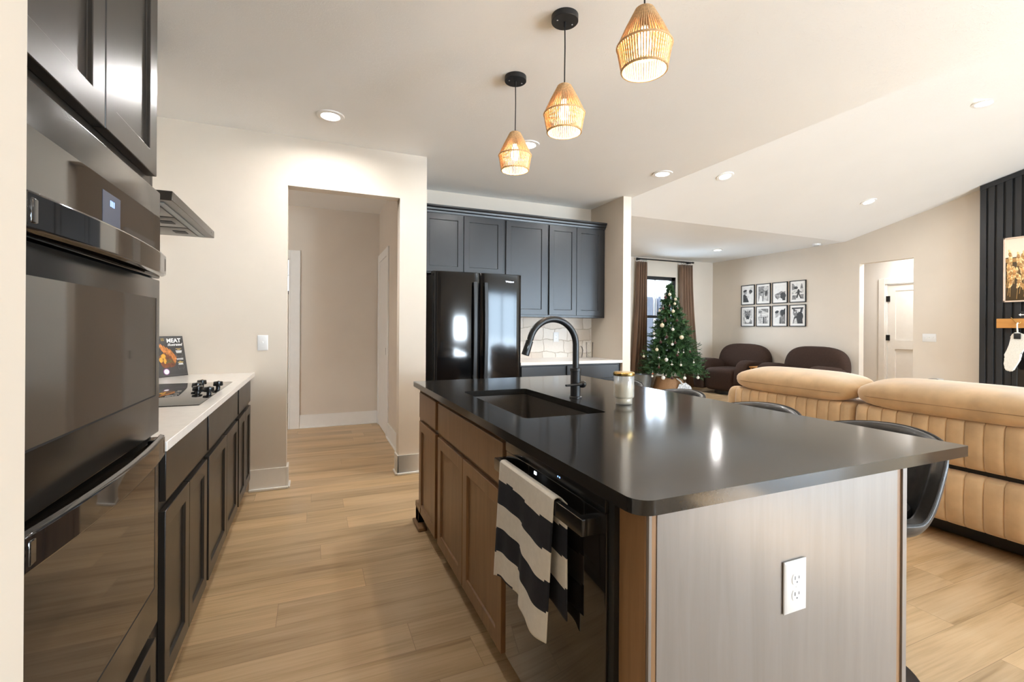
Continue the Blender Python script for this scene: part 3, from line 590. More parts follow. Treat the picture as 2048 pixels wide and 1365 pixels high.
# ================================================================== NOOK: FRIDGE AND CUPBOARDS
t = thing('refrigerator', 'gloss black french door refrigerator standing in the nook', 'refrigerator', (1.50, 4.65, 0))
obj('body', B().box(1.045, 1.945, 4.37, 4.96, 0.03, 1.775), M['blackmatte'], t, 0.004)
def fdoor(u0, u1, v0, v1, name='door'):
    b = B(); n = 14; Y0 = 4.37; P = []
    for i in range(n + 1):
        s_ = i / n; x = u0 + (u1 - u0) * s_; g = (x - 1.495) / 0.45
        y = 4.296 + 0.022 * g * g
        e = min(s_, 1 - s_) * (u1 - u0)
        if e < 0.012: y += 0.012 * (1 - e / 0.012)
        P.append((x, y))
    P2 = [(u0, Y0)] + P + [(u1, Y0)]; b.prism(P2, v0, v1, 'z'); return obj(name, b, M['fridge'], t, 0.004, sharp=30)
for u0, u1, hx in ((1.047, 1.4915, 1.435), (1.4985, 1.943, 1.545)):
    d = fdoor(u0, u1, 0.725, 1.795)
    b = B(); n = 16; ring = []
    for i in range(n + 1):
        s_ = i / n; z = 0.76 + 0.94 * s_; y = 4.262 - 0.018 * math.sin(PI * s_); x = hx
        ring.append([b.bm.verts.new((x - 0.019, y + 0.014, z)), b.bm.verts.new((x - 0.017, y, z)), b.bm.verts.new((x + 0.017, y, z)), b.bm.verts.new((x + 0.019, y + 0.014, z))])
    for p, q in zip(ring, ring[1:]):
        for k in range(4): b.face([p[k], p[(k + 1) % 4], q[(k + 1) % 4], q[k]])
    b.face(ring[0]); b.face(ring[-1])
    for z in (0.775, 1.665): b.box(hx - 0.014, hx + 0.014, 4.268, 4.32, z, z + 0.025)
    obj('handle', b, M['blackmatte'], d, 0.002)
d = fdoor(1.047, 1.943, 0.07, 0.715, 'freezer_drawer'); b = B(); b.tube([(1.12, 4.31, 0.66), (1.12, 4.255, 0.66), (1.495, 4.245, 0.66), (1.87, 4.255, 0.66), (1.87, 4.31, 0.66)], 0.012); obj('handle', b, M['blackmatte'], d)
for x in (1.075, 1.915): obj('hinge_cover', B().box(x - 0.03, x + 0.03, 4.33, 4.45, 1.775, 1.80, bev=0.004), M['blackmatte'], t)
text('brand_badge', 'Whirlpool', 0.021, Matrix.Translation((1.765, 4.3035, 1.715)) @ Matrix.Rotation(PI / 2, 4, 'X') @ Matrix.Rotation(0.045, 4, 'Y'), M['chrome'], t, extrude=0.001, offset=0.0004)

YU = 4.69
def upper(label, x0, x1, z0, doors, dz0, dz1):
    t = thing('wall_cabinet', label, 'cabinet', ((x0 + x1) / 2, 4.85, z0), 'charcoal wall cabinets in the nook')
    obj('body', B().box(x0, x1, YU, 4.999, z0, 2.47), M['charcoal'], t, 0.001)
    for u0, u1 in doors: obj('door', shaker(u0, u1, dz0, dz1, 0.02, 0.060), M['charcoal'], t, 0.002, T=FYn(YU))
upper('charcoal wall cabinet over the fridge with two short doors', 0.915, 1.905, 1.815, ((1.02, 1.438), (1.443, 1.883)), 1.83, 2.425)
upper('charcoal single door wall cabinet right of the one over the fridge', 1.905, 2.437, 1.385, ((1.918, 2.408),), 1.41, 2.425)
upper('charcoal two door wall cabinet at the right end by the nook wall', 2.437, 3.195, 1.385, ((2.445, 2.797), (2.801, 3.155)), 1.41, 2.425)
b = B(); b.prism([(YU, 2.435), (YU - 0.008, 2.435), (YU - 0.012, 2.452), (YU - 0.026, 2.462), (YU - 0.030, 2.478), (YU - 0.045, 2.492), (YU - 0.045, 2.508), (YU, 2.508)], 0.915, 3.197, 'x')
tag(obj('crown_molding', b, M['charcoal'], None, sharp=20), 'charcoal crown molding along the top of the nook wall cabinets', 'molding')
t = thing('nook_cabinet', 'charcoal base cabinet with drawers under the white nook counter', 'cabinet', (2.57, 4.68, 0))
b = B(); b.box(1.955, 3.195, 4.375, 4.99, 0.10, 0.878); b.box(1.955, 3.195, 4.45, 4.99, 0, 0.1); obj('body', b, M['charcoal'], t, 0.001)
for u0, u1 in ((1.965, 2.47), (2.50, 3.15)): obj('drawer', slab(u0, u1, 0.715, 0.862, 0.02), M['charcoal'], t, 0.003, T=FYn(4.375))
for u0, u1 in ((1.965, 2.47), (2.50, 2.822), (2.827, 3.15)): obj('door', shaker(u0, u1, 0.115, 0.690), M['charcoal'], t, 0.002, T=FYn(4.375))
tag(obj('nook_countertop', B().box(1.95, 3.198, 4.335, 4.99, 0.878, 0.908), M['quartzw'], None, 0.002), 'white quartz counter in the nook right of the fridge', 'countertop')
struct('trim_backsplash_nook', B().box(0.91, 3.2, 4.978, 5.0, 0.908, 1.40), M['stone'])
b = B(); b.lathe([(0, 0), (0.036, 0), (0.038, 0.006), (0.043, 0.185), (0.041, 0.185), (0.035, 0.012), (0, 0.010)], (3.10, 4.86, 0.9085), 28)
tag(obj('drinking_glass', b, M['clear']), 'tall clear glass at the right end of the nook counter', 'glass')
b = B(); b.lathe([(0, 0), (0.030, 0), (0.032, 0.006), (0.040, 0.05), (0.044, 0.09), (0.034, 0.125), (0.018, 0.14), (0.016, 0.14), (0.031, 0.122), (0.041, 0.09), (0.036, 0.045), (0.028, 0.010), (0, 0.008)], (2.97, 4.88, 0.9085), 28)
tag(obj('glass_jar', b, M['clear']), 'small round clear glass jar beside the tall glass', 'jar')

# ================================================================== ISLAND
XI = 0.645
def icab(name, label, y0, y1, fronts, doors, frontname):
    t = thing(name, label, 'cabinet', (0.95, (y0 + y1) / 2, 0))
    b = B(); b.box(XI, 0.665, y0, y1, 0.10, 0.878); b.box(0.665, 1.25, y0, y0 + 0.018, 0.1, 0.878); b.box(0.665, 1.25, y1 - 0.018, y1, 0.1, 0.878); b.box(1.23, 1.25, y0 + 0.018, y1 - 0.018, 0.1, 0.878); b.box(0.665, 1.23, y0 + 0.018, y1 - 0.018, 0.1, 0.12); b.box(0.72, 1.25, y0, y1, 0, 0.1)
    obj('body', b, M['island'], t, 0.001)
    for u0, u1 in fronts: obj(frontname, slab(u0, u1, 0.692, 0.850, 0.02), M['island'], t, 0.003, T=FXn(XI))
    for u0, u1 in doors: obj('door', shaker(u0, u1, 0.092, 0.668, 0.02, 0.058), M['island'], t, 0.002, T=FXn(XI))
    return t
t = icab('island_cabinet', 'narrow brown island cabinet with one drawer, at the far end by the hall', 2.505, 3.03, ((2.535, 2.955),), ((2.535, 2.955),), 'drawer')
b = B(); b.prism([(0.645, 0.135), (0.628, 0.125), (0.622, 0.108), (0.622, 0.02), (0.66, 0.02), (0.66, 0.08), (0.72, 0.08), (0.72, 0.135)], 2.955, 3.03, 'y'); b.box(0.622, 0.72, 2.90, 3.045, 0.10, 0.135)
obj('foot', b, M['island'], t, 0.002)
b = B(); b.box(0.603, 0.66, 2.86, 3.05, 0.0, 0.022, bev=0.008); b.box(0.622, 0.66, 2.955, 3.03, 0.02, 0.1); obj('shoe_molding', b, M['island'], t)
icab('sink_cabinet', 'brown island sink cabinet with a wide false front and two doors', 1.525, 2.505, ((1.545, 2.478),), ((1.55, 2.022), (2.028, 2.478)), 'false_front')
t = thing('dishwasher', 'black dishwasher built into the near end of the island', 'dishwasher', (0.9, 1.20, 0))
obj('body', B().box(0.655, 1.24, 0.885, 1.515, 0.09, 0.862), M['dark'], t)
d = obj('door', B().box(0.625, 0.655, 0.905, 1.51, 0.115, 0.832, bev=0.004), M['blackglass'], t)
obj('control_strip', B().box(0.622, 0.655, 0.905, 1.51, 0.833, 0.866, bev=0.003), M['blackplastic'], t)
obj('side_gap', B().box(0.632, 0.66, 0.882, 0.904, 0.09, 0.87), M['dark'], t); obj('toe_panel', B().box(0.70, 0.72, 0.89, 1.51, 0, 0.09), M['dark'], t)
b = B(); b.box(0.572, 0.590, 0.925, 1.49, 0.778, 0.818, bev=0.003); b.box(0.585, 0.628, 0.925, 0.955, 0.778, 0.818, bev=0.003); b.box(0.585, 0.628, 1.46, 1.49, 0.778, 0.818, bev=0.003)
obj('handle', b, M['blackplastic'], d)
b = B(); b.box(0.6235, 0.626, 1.270, 1.284, 0.815, 0.824); obj('status_light', b, M['ledw'], d)
b = B(); b.box(0.6212, 0.6225, 1.128, 1.132, 0.851, 0.855); b.box(0.6212, 0.6225, 1.118, 1.122, 0.851, 0.855); obj('indicator', b, M['blue'], t)
t = thing('island_end_panel', 'wood panel coloured with a daylight sheen that closes the near end of the island', 'panel', (1.1, 0.80, 0))
obj('panel', B().box(0.672, 1.525, 0.787, 0.806, 0, 0.878), M['islandpanel_sheen'], t, 0.001)
b = B(); b.box(XI, 0.664, 0.792, 0.882, 0, 0.878); obj('filler_stile', b, M['island'], t, 0.0015)
for x0, x1, nm in ((0.648, 0.656, 'a'), (1.545, 1.565, 'b')): obj('edge_strip', B().box(x0, x1, 0.784, 0.8075, 0, 0.878), M['islandpanel_sheen'], t, 0.001)
for x0, x1 in ((0.656, 0.672), (1.525, 1.545)): obj('corner_bead', B().box(x0, x1, 0.789, 0.8075, 0, 0.878), M['island'], t, 0.001)
t = thing('island_back_panel', 'brown panel on the stool side of the island', 'panel', (1.55, 1.9, 0)); obj('back', B().box(1.545, 1.563, 0.81, 3.03, 0, 0.876), M['island'], t, 0.001)
obj('far_end', B().box(1.255, 1.544, 3.012, 3.03, 0, 0.876), M['island'], t, 0.001)
# counter with sink cut-out
def rrect(x0, x1, y0, y1, rads, n=8):
    pts = []
    for (cx, cy, a0, r) in ((x0 + rads[0], y0 + rads[0], PI, rads[0]), (x1 - rads[1], y0 + rads[1], 1.5 * PI, rads[1]), (x1 - rads[2], y1 - rads[2], 0, rads[2]), (x0 + rads[3], y1 - rads[3], 0.5 * PI, rads[3])):
        for i in range(n + 1): q = a0 + PI / 2 * i / n; pts.append((cx + r * math.cos(q), cy + r * math.sin(q)))
    return pts
bm = bmesh.new(); outer = rrect(0.607, 1.85, 0.766, 3.06, (0.045, 0.006, 0.006, 0.006)); inner = rrect(0.762, 1.142, 1.648, 2.472, (0.025,) * 4)
def loop(pts, z):
    vs = [bm.verts.new((x, y, z)) for x, y in pts]; return vs, [bm.edges.new((vs[i], vs[(i + 1) % len(vs)])) for i in range(len(vs))]
ot, oe = loop(outer, 0.908); it, ie = loop(inner, 0.908); bmesh.ops.triangle_fill(bm, use_beauty=True, use_dissolve=False, edges=oe + ie)
ob, oeb = loop(outer, 0.876); ib, ieb = loop(inner, 0.876); bmesh.ops.triangle_fill(bm, use_beauty=True, use_dissolve=False, edges=oeb + ieb)
for A_, Bv in ((ot, ob), (it, ib)):
    for i in range(len(A_)): k = (i + 1) % len(A_); bm.faces.new([A_[i], A_[k], Bv[k], Bv[i]])
tag(obj('island_countertop', bm, M['quartzb'], None, 0.0015), 'polished black stone countertop with a rounded corner, on the island', 'countertop')
# undermount basin
b = B(); rings = []
for z, ins, r in ((0.876, -0.02, 0.03), (0.876, 0.0, 0.03), (0.72, 0.008, 0.035), (0.672, 0.03, 0.045), (0.665, 0.06, 0.06)):
    rings.append([b.bm.verts.new((x, y, z)) for x, y in rrect(0.757 + ins, 1.147 - ins, 1.643 + ins, 2.477 - ins, (r,) * 4)])
for p, q in zip(rings, rings[1:]):
    for k in range(len(p)): b.face([p[k], p[(k + 1) % len(p)], q[(k + 1) % len(p)], q[k]])
b.face(rings[-1])
t = thing('kitchen_sink', 'dark undermount sink basin in the black island counter', 'sink', (0.95, 2.06, 0.665))
obj('basin', b, M['sinkm'], t, solid=0.008); obj('drain', B().lathe([(0, 0.006), (0.035, 0.006), (0.045, 0.002), (0.045, 0)], (0.95, 2.06, 0.6695), 24), M['blackmatte'], t)
# faucet
FXp, FYp = 1.229, 2.054
t = thing('kitchen_faucet', 'matte black gooseneck faucet behind the island sink', 'faucet', (FXp, FYp, 0.908))
obj('body', B().lathe([(0, 0), (0.031, 0), (0.031, 0.006), (0.026, 0.009), (0.0255, 0.135), (0.0285, 0.137), (0.0285, 0.150), (0.017, 0.152), (0, 0.152)], (FXp, FYp, 0.9083), 32), M['blackmatte'], t)
R_ = 0.130; path = [(FXp, FYp, 1.04), (FXp, FYp, 1.10), (FXp, FYp, 1.175)]
for i in range(1, 25):
    a = PI * 0.93 * i / 24; path.append((FXp - R_ + R_ * math.cos(a), FYp, 1.175 + R_ * math.sin(a)))
obj('spout', B().tube(path, 0.0162, 20), M['blackmatte'], t)
e = Vector(path[-1]); dr_ = (Vector(path[-1]) - Vector(path[-2])).normalized(); dr_ = (dr_ + Vector((-0.06, 0, 0))).normalized()
b = B(); b.cyl(e - dr_ * 0.004, e + dr_ * 0.006, 0.0135); b.cyl(e + dr_ * 0.005, e + dr_ * 0.078, 0.0175, 0.0195, 24); h_ = obj('spray_head', b, M['blackmatte'], t, 0.0015)
q = dr_.to_track_quat('Z', 'Y').to_matrix().to_4x4(); b = B(); b.sup(e + dr_ * 0.036 + Vector((-0.008, -0.011, -0.004)), (0.007, 0.008, 0.020), (0.6, 0.6), 16, 8, 0, q); obj('spray_button', b, M['blackplastic'], h_)
hd = Vector((0.80, -0.60, 0)); p0 = Vector((FXp, FYp, 0.978))
b = B(); b.cyl(p0 + hd * 0.015, p0 + hd * 0.036, 0.0175, 0.0185, 24); b.sup(p0 + hd * 0.036, (0.0185, 0.0185, 0.0185), (1, 1), 20, 10); h_ = obj('handle_hub', b, M['blackmatte'], t)
p1 = p0 + hd * 0.030 + Vector((0, 0, 0.002)); b = B(); b.tube([p1, p1 + Vector((-0.030, -0.042, 0.002)), p1 + Vector((-0.125, -0.060, 0.003))], [0.0065, 0.006, 0.005], 12); obj('lever', b, M['blackmatte'], h_)
# candle
t = thing('jar_candle', 'cream candle in a ribbed glass jar with a gold lid, on the island', 'candle', (1.344, 1.809, 0.9083))
b = B(); n = 72; rows = []
prof = [(0.034, 0.0), (0.0385, 0.003), (0.0385, 0.024), (0.037, 0.027), (0.043, 0.031), (0.0455, 0.036), (0.0455, 0.128), (0.044, 0.132)]
for k, (r, z) in enumerate(prof): rows.append([b.bm.verts.new((1.344 + (r + (0.0010 * (i % 2) if 4 < k < 7 else 0)) * math.cos(2 * PI * i / n), 1.809 + (r + (0.0010 * (i % 2) if 4 < k < 7 else 0)) * math.sin(2 * PI * i / n), 0.9083 + z)) for i in range(n)])
for p in ((0.041, 0.132), (0.0415, 0.034), (0.036, 0.031), (0.034, 0.006)): rows.append([b.bm.verts.new((1.344 + p[0] * math.cos(2 * PI * i / n), 1.809 + p[0] * math.sin(2 * PI * i / n), 0.9083 + p[1])) for i in range(n)])
for p, q in zip(rows, rows[1:]):
    for k in range(n): b.face([p[k], p[(k + 1) % n], q[(k + 1) % n], q[k]])
b.face(rows[0][::-1]); b.face(rows[-1]); obj('jar', b, M['ribbed'], t, sharp=60)
obj('wax', B().lathe([(0, 0.0066), (0.033, 0.0066), (0.0335, 0.030), (0.040, 0.036), (0.0405, 0.092), (0.038, 0.093), (0, 0.092)], (1.344, 1.809, 0.9083), 40), M['wax'], t)
obj('lid', B().lathe([(0, 0.1325), (0.049, 0.1325), (0.050, 0.135), (0.050, 0.145), (0.0475, 0.147), (0.046, 0.1495), (0, 0.150)], (1.344, 1.809, 0.9083), 48), M['gold'], t)
# towel on the dishwasher handle
b = B(); NS, NT = 46, 120; front, back = 0.365, 0.30; xb, zt = 0.581, 0.8185
def tw(u, v):
    L = front + back + 0.03; s_ = v * L; fold = 0.007 * math.sin(u * 9.5 + 0.6) + 0.004 * math.sin(u * 23 + 1)
    if s_ < front:
        d_ = front - s_; k = d_ / front; x = xb - 0.0125 - fold * k - 0.012 * k; z = zt - d_ + (0.018 * math.sin(u * 5.2) * k); y0, y1 = 1.425 - 0.0 * k, 1.055 + 0.035 * k
        y = y0 + (y1 - y0) * u + 0.012 * k * math.sin(u * 12)
    elif s_ < front + 0.03:
        a = (s_ - front) / 0.03 * PI; x = xb - 0.0125 * math.cos(a); z = zt + 0.0068 * math.sin(a); y = 1.425 + (1.055 - 1.425) * u
    else:
        d_ = s_ - front - 0.03; k = d_ / back; x = xb + 0.0125 + 0.004 * math.sin(u * 11) * k + 0.006 * k; z = zt - d_; y = 1.40 + (1.03 - 1.40) * u + 0.0 * k
    return (x, y, z)
def tmi(u, v):
    L = front + back + 0.03; s_ = v * L; return 1 if int(abs(s_ - front - 0.015) / 0.0765 + 0.05 * math.sin(u * 7)) % 2 == 1 else 0
b.grid(tw, NS, NT, mif=tmi)
tag(obj('dish_towel', b, [M['towelw'], M['towelb']], None, solid=0.003), 'black and white striped towel hung on the dishwasher handle', 'towel')

# ================================================================== STOOLS
def make_stool(loc, label):
    t = thing('bar_stool', label, 'stool', (0, 0, 0), 'black leather bar stools along the island')
    b = B()
    def hgt(a):
        k = max(0.0, min(1.0, (abs(a) - 0.95) / 0.85)); k = k * k * (3 - 2 * k); return (0.300 - 0.045 * math.sin(min(abs(a), 1.2)) ** 2) * (1 - k) + 0.045 * k
    def fn(u, v):
        a = (u - 0.5) * 2 * PI          # 0 = back (+X)
        if v < 0.4: r = 0.185 * v / 0.4; z = 0.575 + 0.015 * (v / 0.4) ** 3; out = 0
        else: s_ = (v - 0.4) / 0.6; z = 0.59 + hgt(a) * s_; r = 0.185 + 0.036 * (1 - (1 - s_) ** 2) + 0.046 * s_ * hgt(a) / 0.3 * max(0, math.cos(a))
        tuft = 0.004 * abs(math.sin(a * 9)) if (v > 0.45 and abs(a) < 1.2) else 0
        return ((r + tuft) * math.cos(a), (r + tuft) * math.sin(a) * 1.05, z)
    b.grid(fn, 72, 18, closeu=True); obj('seat_shell', b, M['leather'], t, local=True, solid=0.044, subsurf=1, sharp=80)
    obj('seat_cushion', B().sup((-0.01, 0, 0.622), (0.172, 0.176, 0.030), (0.5, 0.9), 32, 10), M['fabric_in'], t, local=True)
    rim = []
    for i in range(73):
        a = (i / 72 - 0.5) * 2 * PI; h = hgt(a); r = 0.185 + 0.036 + 0.046 * h / 0.3 * max(0, math.cos(a)) + 0.015
        rim.append((r * math.cos(a), r * math.sin(a) * 1.05, 0.59 + h - 0.003))
    obj('piping', B().tube(rim[:-1], 0.004, 6, closed=True), M['fabric_in'], t, local=True)
    obj('post', B().lathe([(0, 0.018), (0.032, 0.018), (0.03, 0.30), (0.02, 0.302), (0.02, 0.555), (0.06, 0.556), (0.07, 0.562), (0, 0.562)], (0, 0, 0), 24), M['blackmatte'], t, local=True)
    fr = [(-0.12 + 0.12 * math.cos(a), 0.12 * math.sin(a), 0.26) for a in [2 * PI * i / 32 for i in range(32)]]
    obj('footrest', B().tube(fr, 0.009, 10, closed=True), M['blackmatte'], t, local=True)
    obj('base', B().lathe([(0, 0), (0.205, 0), (0.21, 0.006), (0.20, 0.014), (0.06, 0.024), (0, 0.024)], (0, 0, 0), 48), M['blackmatte'], t, local=True)
    t.location = loc; t['label'] = label; return t
s0 = make_stool((1.855, 1.11, 0), 'black bar stool at the near end of the island, its side in full view')
dup(s0, (1.855, 1.63, 0), 'black bar stool second from the near end, only its curved back showing', 0.05)
dup(s0, (1.855, 2.20, 0), 'black bar stool third from the near end, in front of the tree basket', -0.04)
dup(s0, (1.855, 2.74, 0), 'black bar stool at the far end of the island, peeking out behind the candle', 0.06)

# ================================================================== LIGHTS ON THE CEILING
def make_pendant():
    t = thing('pendant_light', 'x', 'pendant', (0, 0, 0), 'rope pendant lights over the island')
    cpy = obj('canopy', B().lathe([(0, 0), (0.062, 0), (0.064, 0.002), (0.064, 0.028), (0, 0.028)], (0, 0, -0.028), 40), M['blackmatte'], t, local=True)
    for sx in (-1, 1): obj('screw', B().cyl((sx * 0.04, 0, -0.0305), (sx * 0.04, 0, -0.028), 0.004, n=10), M['chrome'], cpy, local=True)
    obj('cord_grip', B().cyl((0, 0, -0.055), (0, 0, -0.028), 0.0055, n=12), M['blackmatte'], t, local=True)
    obj('cord', B().tube([(0, 0, -0.05), (0.0015, 0, -0.15), (0.001, 0.001, -0.25), (0, 0, -0.345)], 0.0032, 8), M['blackmatte'], t, local=True)
    ZT, ZB, ZL = -0.335, -0.468, -0.553; RT, RB, RL = 0.031, 0.096, 0.080
    b = B(); n = 58
    for i in range(n):
        a = 2 * PI * i / n; ca, sa = math.cos(a), math.sin(a); j = random.uniform(-0.012, 0.012); cj, sj = math.cos(a + j), math.sin(a + j)
        b.tube([(RT * ca, RT * sa, ZT), ((RT + RB) / 2 * 1.03 * ca, (RT + RB) / 2 * 1.03 * sa, (ZT + ZB) / 2), (RB * cj, RB * sj, ZB)], 0.0030, 5)
        b.tube([(RB * cj, RB * sj, ZB), (RL * ca, RL * sa, ZL)], 0.0028, 5)
    b.lathe([(0, -0.329), (0.026, -0.329), (0.034, -0.335), (0.030, -0.340), (0, -0.338)], (0, 0, 0), 28)
    sh = obj('lamp_shade', b, M['rope'], t, local=True)
    for r, z, w_ in ((RB, ZB, 0.0048), (RL, ZL, 0.0045)): obj('ring', B().tube([(r * math.cos(2 * PI * i / 48), r * math.sin(2 * PI * i / 48), z) for i in range(48)], w_, 8, closed=True), M['rope'], sh, local=True)
    obj('socket', B().cyl((0, 0, -0.40), (0, 0, -0.338), 0.017, n=16), M['blackmatte'], t, local=True)
    obj('bulb', B().lathe([(0, -0.400), (0.012, -0.402), (0.016, -0.42), (0.024, -0.45), (0.026, -0.468), (0.020, -0.488), (0, -0.497)], (0, 0, 0), 24), M['bulb'], t, local=True)
    return t
p0 = make_pendant()
def plamp(o):
    l = bpy.data.lights.new('pendant_glow', 'POINT'); l.energy = 3.4; l.color = (1, 0.83, 0.62); l.shadow_soft_size = 0.028
    lo = bpy.data.objects.new('pendant_glow', l); COL.objects.link(lo); lo.parent = o; lo.location = (0, 0, -0.515)
labs = ('rope pendant light farthest from the camera, over the sink end of the island', 'middle rope pendant light over the island', 'rope pendant light nearest the camera, cut by the top of the picture')
for i, (y, lb) in enumerate(zip((2.545, 1.955, 1.37), labs)):
    o = p0 if i == 0 else dup(p0, (1.098, y, ZC), lb); o.location = (1.098, y, ZC); o['label'] = lb; ORG[o.name] = Vector((1.098, y, ZC)); plamp(o)
def can_light(name, loc, label, rotx=0.0, power=RECESS):
    t = thing('recessed_light', label, 'ceiling light', (0, 0, 0), 'recessed ceiling lights')
    obj('trim_ring', B().lathe([(0.060, -0.002), (0.064, -0.010), (0.090, -0.007), (0.094, 0.0), (0.060, 0.0)], (0, 0, 0), 48), M['whitemetal'], t, local=True)
    obj('diffuser', B().lathe([(0, -0.006), (0.055, -0.005), (0.061, -0.002), (0, 0.0)], (0, 0, 0), 40), M['diff'], t, local=True)
    t.location = loc; t.rotation_euler = (rotx, 0, 0)
    l = area('recessed_glow', (0, 0, -0.013), (0, 0, -1), 0.12, 0.12, power, WARM, 172, shape='DISK'); l.parent = t
    return t
sl = -math.atan(KV)
for x, y, z, lb, rx in ((0.106, 3.531, ZC, 'round recessed ceiling light above the hall opening', 0), (1.596, 3.436, ZC, 'round recessed ceiling light half hidden behind the farthest rope pendant', 0), (3.07, 3.552, ZC, 'round recessed ceiling light above the nook column', 0), (4.31, 3.948, None, 'recessed light on the sloped ceiling close to the fold line', 1), (6.934, 3.942, None, 'recessed light on the sloped ceiling nearest the picture wall', 1), (6.966, 6.544, ZC, 'small recessed ceiling light in front of the tree window', 0), (5.74, 2.285, zs(YR) - 0.012, 'recessed light let into the ridge of the vaulted ceiling, upper right', 0)):
    can_light('x', (x, y, zs(y) - 0.001 if z is None else z - 0.0005), lb, sl if rx else 0)
for x, y in ((5.2, -0.9), ):      # added light, unseen behind the camera, supplies room light
    can_light('x', (x, y, ZC - 0.0005), 'added recessed ceiling light, unseen behind the viewpoint')
t = thing('smoke_detector', 'small white smoke detector on the ceiling by the picture wall', 'smoke detector', (8.02, 5.38, ZC))
obj('housing', B().lathe([(0, -0.032), (0.045, -0.032), (0.062, -0.022), (0.066, 0), (0, 0)], (8.02, 5.38, ZC), 32), M['white'], t)
obj('vent_ring', B().lathe([(0.030, -0.0335), (0.036, -0.0335), (0.036, -0.030), (0.030, -0.030)], (8.02, 5.38, ZC), 32), M['slot'], t)

# ================================================================== SOFA
SX = 3.42
t = thing('reclining_sofa', 'tan velvet sofa with channel tufted back, behind the island', 'sofa', (3.9, 1.5, 0))
def channels(y0, y1, z0, z1, depth, n):
    b = B(); W = (y1 - y0) / n; samp = 10
    prof = [(0.10, 0.0), (0.02, 0.03), (0.0, 0.10), (-0.008, 0.35), (-0.008, 0.65), (0.0, 0.9), (0.02, 0.97), (0.06, 1.0), (depth, 1.0), (depth, 0.0)]
    cols = []; ys = []
    for c_ in range(n):
        a = y0 + W * c_
        ys += [(a, 1.0), (a + 0.0025, 0.35), (a + 0.006, 0.0), (a + W * 0.35, -0.25), (a + W * 0.65, -0.25), (a + W - 0.006, 0.0), (a + W - 0.0025, 0.35)]
    ys.append((y1, 1.0))
    for y, g in ys:
        e = min(y - y0, y1 - y); er = max(0, 1 - e / 0.02) ** 2
        cols.append([b.bm.verts.new((SX + px + (0.007 * g + 0.03 * er if k in range(1, 8) else 0), y, z0 + (z1 - z0) * pz - (0.02 * er if pz == 1 else 0))) for k, (px, pz) in enumerate(prof)])
    for p, q in zip(cols, cols[1:]):
        for k in range(len(prof)): b.face([p[k], p[(k + 1) % len(prof)], q[(k + 1) % len(prof)], q[k]])
    b.face(cols[0]); b.face(cols[-1][::-1]); return b
secs = ((2.035, 3.02), (1.015, 2.027), (-0.005, 1.007))
for y0, y1 in secs:
    obj('back_panel', channels(y0, y1, 0.468, 0.760, 0.24, 12), M['tan'], t, sharp=70)
    obj('lower_back_panel', channels(y0, y1, 0.128, 0.449, 0.2, 12), M['tan'], t, sharp=70)
    m_ = Matrix.Rotation(math.radians(-8), 4, 'Y'); b = B(); b.sup((SX + 0.145, (y0 + y1) / 2, 0.845), (0.185, (y1 - y0) / 2 + 0.008, 0.098), (0.72, 0.42), 56, 20, 0, m_); hr = obj('headrest', b, M['tan'], t, sharp=80)
    b = B(); yc = (y0 + y1) / 2; hw = (y1 - y0) / 2
    pts = [(SX + 0.145 - 0.1835 * (1 - min(1, abs(s_)) ** 6) ** 0.25 * math.cos(math.radians(8)) - 0.0, yc + s_ * (hw - 0.004), 0.845 - 0.026 + 0.0) for s_ in [i / 30 for i in range(-29, 30)]]
    obj('seam', B().tube(pts, 0.0022, 5), M['seam'], hr)
    obj('seat_cushion', B().sup((SX + 0.58, yc, 0.40), (0.36, hw, 0.12), (0.4, 0.3), 36, 14), M['tan'], t)
b = B(); b.sup((SX + 0.50, 3.095, 0.38), (0.49, 0.085, 0.27), (0.4, 0.35), 40, 18); obj('arm', b, M['tan'], t, sharp=80)
b = B(); b.sup((SX + 0.08, 3.055, 0.62), (0.085, 0.055, 0.135), (0.7, 0.7), 24, 14); obj('arm_top', b, M['tan'], t, sharp=80)
obj('base', B().box(SX + 0.22, SX + 0.93, -0.0, 3.10, 0.012, 0.30), M['black'], t); obj('gap_liner', B().box(SX + 0.05, SX + 0.22, 0.0, 3.0, 0.155, 0.74), M['black'], t)

# ================================================================== ARMCHAIRS
def make_chair():
    t = thing('swivel_armchair', 'x', 'armchair', (0, 0, 0), 'brown barrel armchairs by the picture wall')
    # faces -X
    obj('backrest', B().sup((0.36, 0, 0.50), (0.17, 0.54, 0.475), (0.62, 0.55), 48, 28, 0, Matrix.Rotation(math.radians(8), 4, 'Y')), M['brown'], t, local=True, sharp=80)
    for sy in (-1, 1):
        b = B(); P = []
        for (px, pz) in ((-0.47, 0.08), (-0.50, 0.30), (-0.475, 0.50), (-0.40, 0.625), (-0.28, 0.68), (-0.10, 0.675), (0.15, 0.64), (0.32, 0.60), (0.36, 0.08)): P.append((px, pz))
        w0, w1 = sorted((sy * 0.335, sy * 0.555)); b.prism(P, w0, w1, 'y')
        bmesh.ops.bevel(b.bm, geom=list(b.bm.edges), offset=0.055, segments=4, affect='EDGES', profile=0.5, clamp_overlap=True)
        obj('arm', b, M['brown'], t, local=True, sharp=80)
    obj('seat', B().sup((-0.10, 0, 0.29), (0.375, 0.345, 0.225), (0.35, 0.3), 40, 18), M['brown'], t, local=True, sharp=80)
    obj('swivel_base', B().lathe([(0, 0), (0.30, 0), (0.30, 0.09), (0, 0.09)], (-0.05, 0, 0), 40), M['black'], t, local=True)
    return t
c1 = make_chair(); c1.location = (7.66, 6.80, 0); c1.rotation_euler = (0, 0, 0.12); c1['label'] = 'brown barrel armchair closer to the tree, its seat visible'; 
dup(c1, (7.66, 5.38, 0), 'brown barrel armchair next to the corridor opening, half behind the sofa', 0.02)
t = thing('side_table', 'small orange wood side table between the two brown armchairs', 'table', (7.5, 6.08, 0))
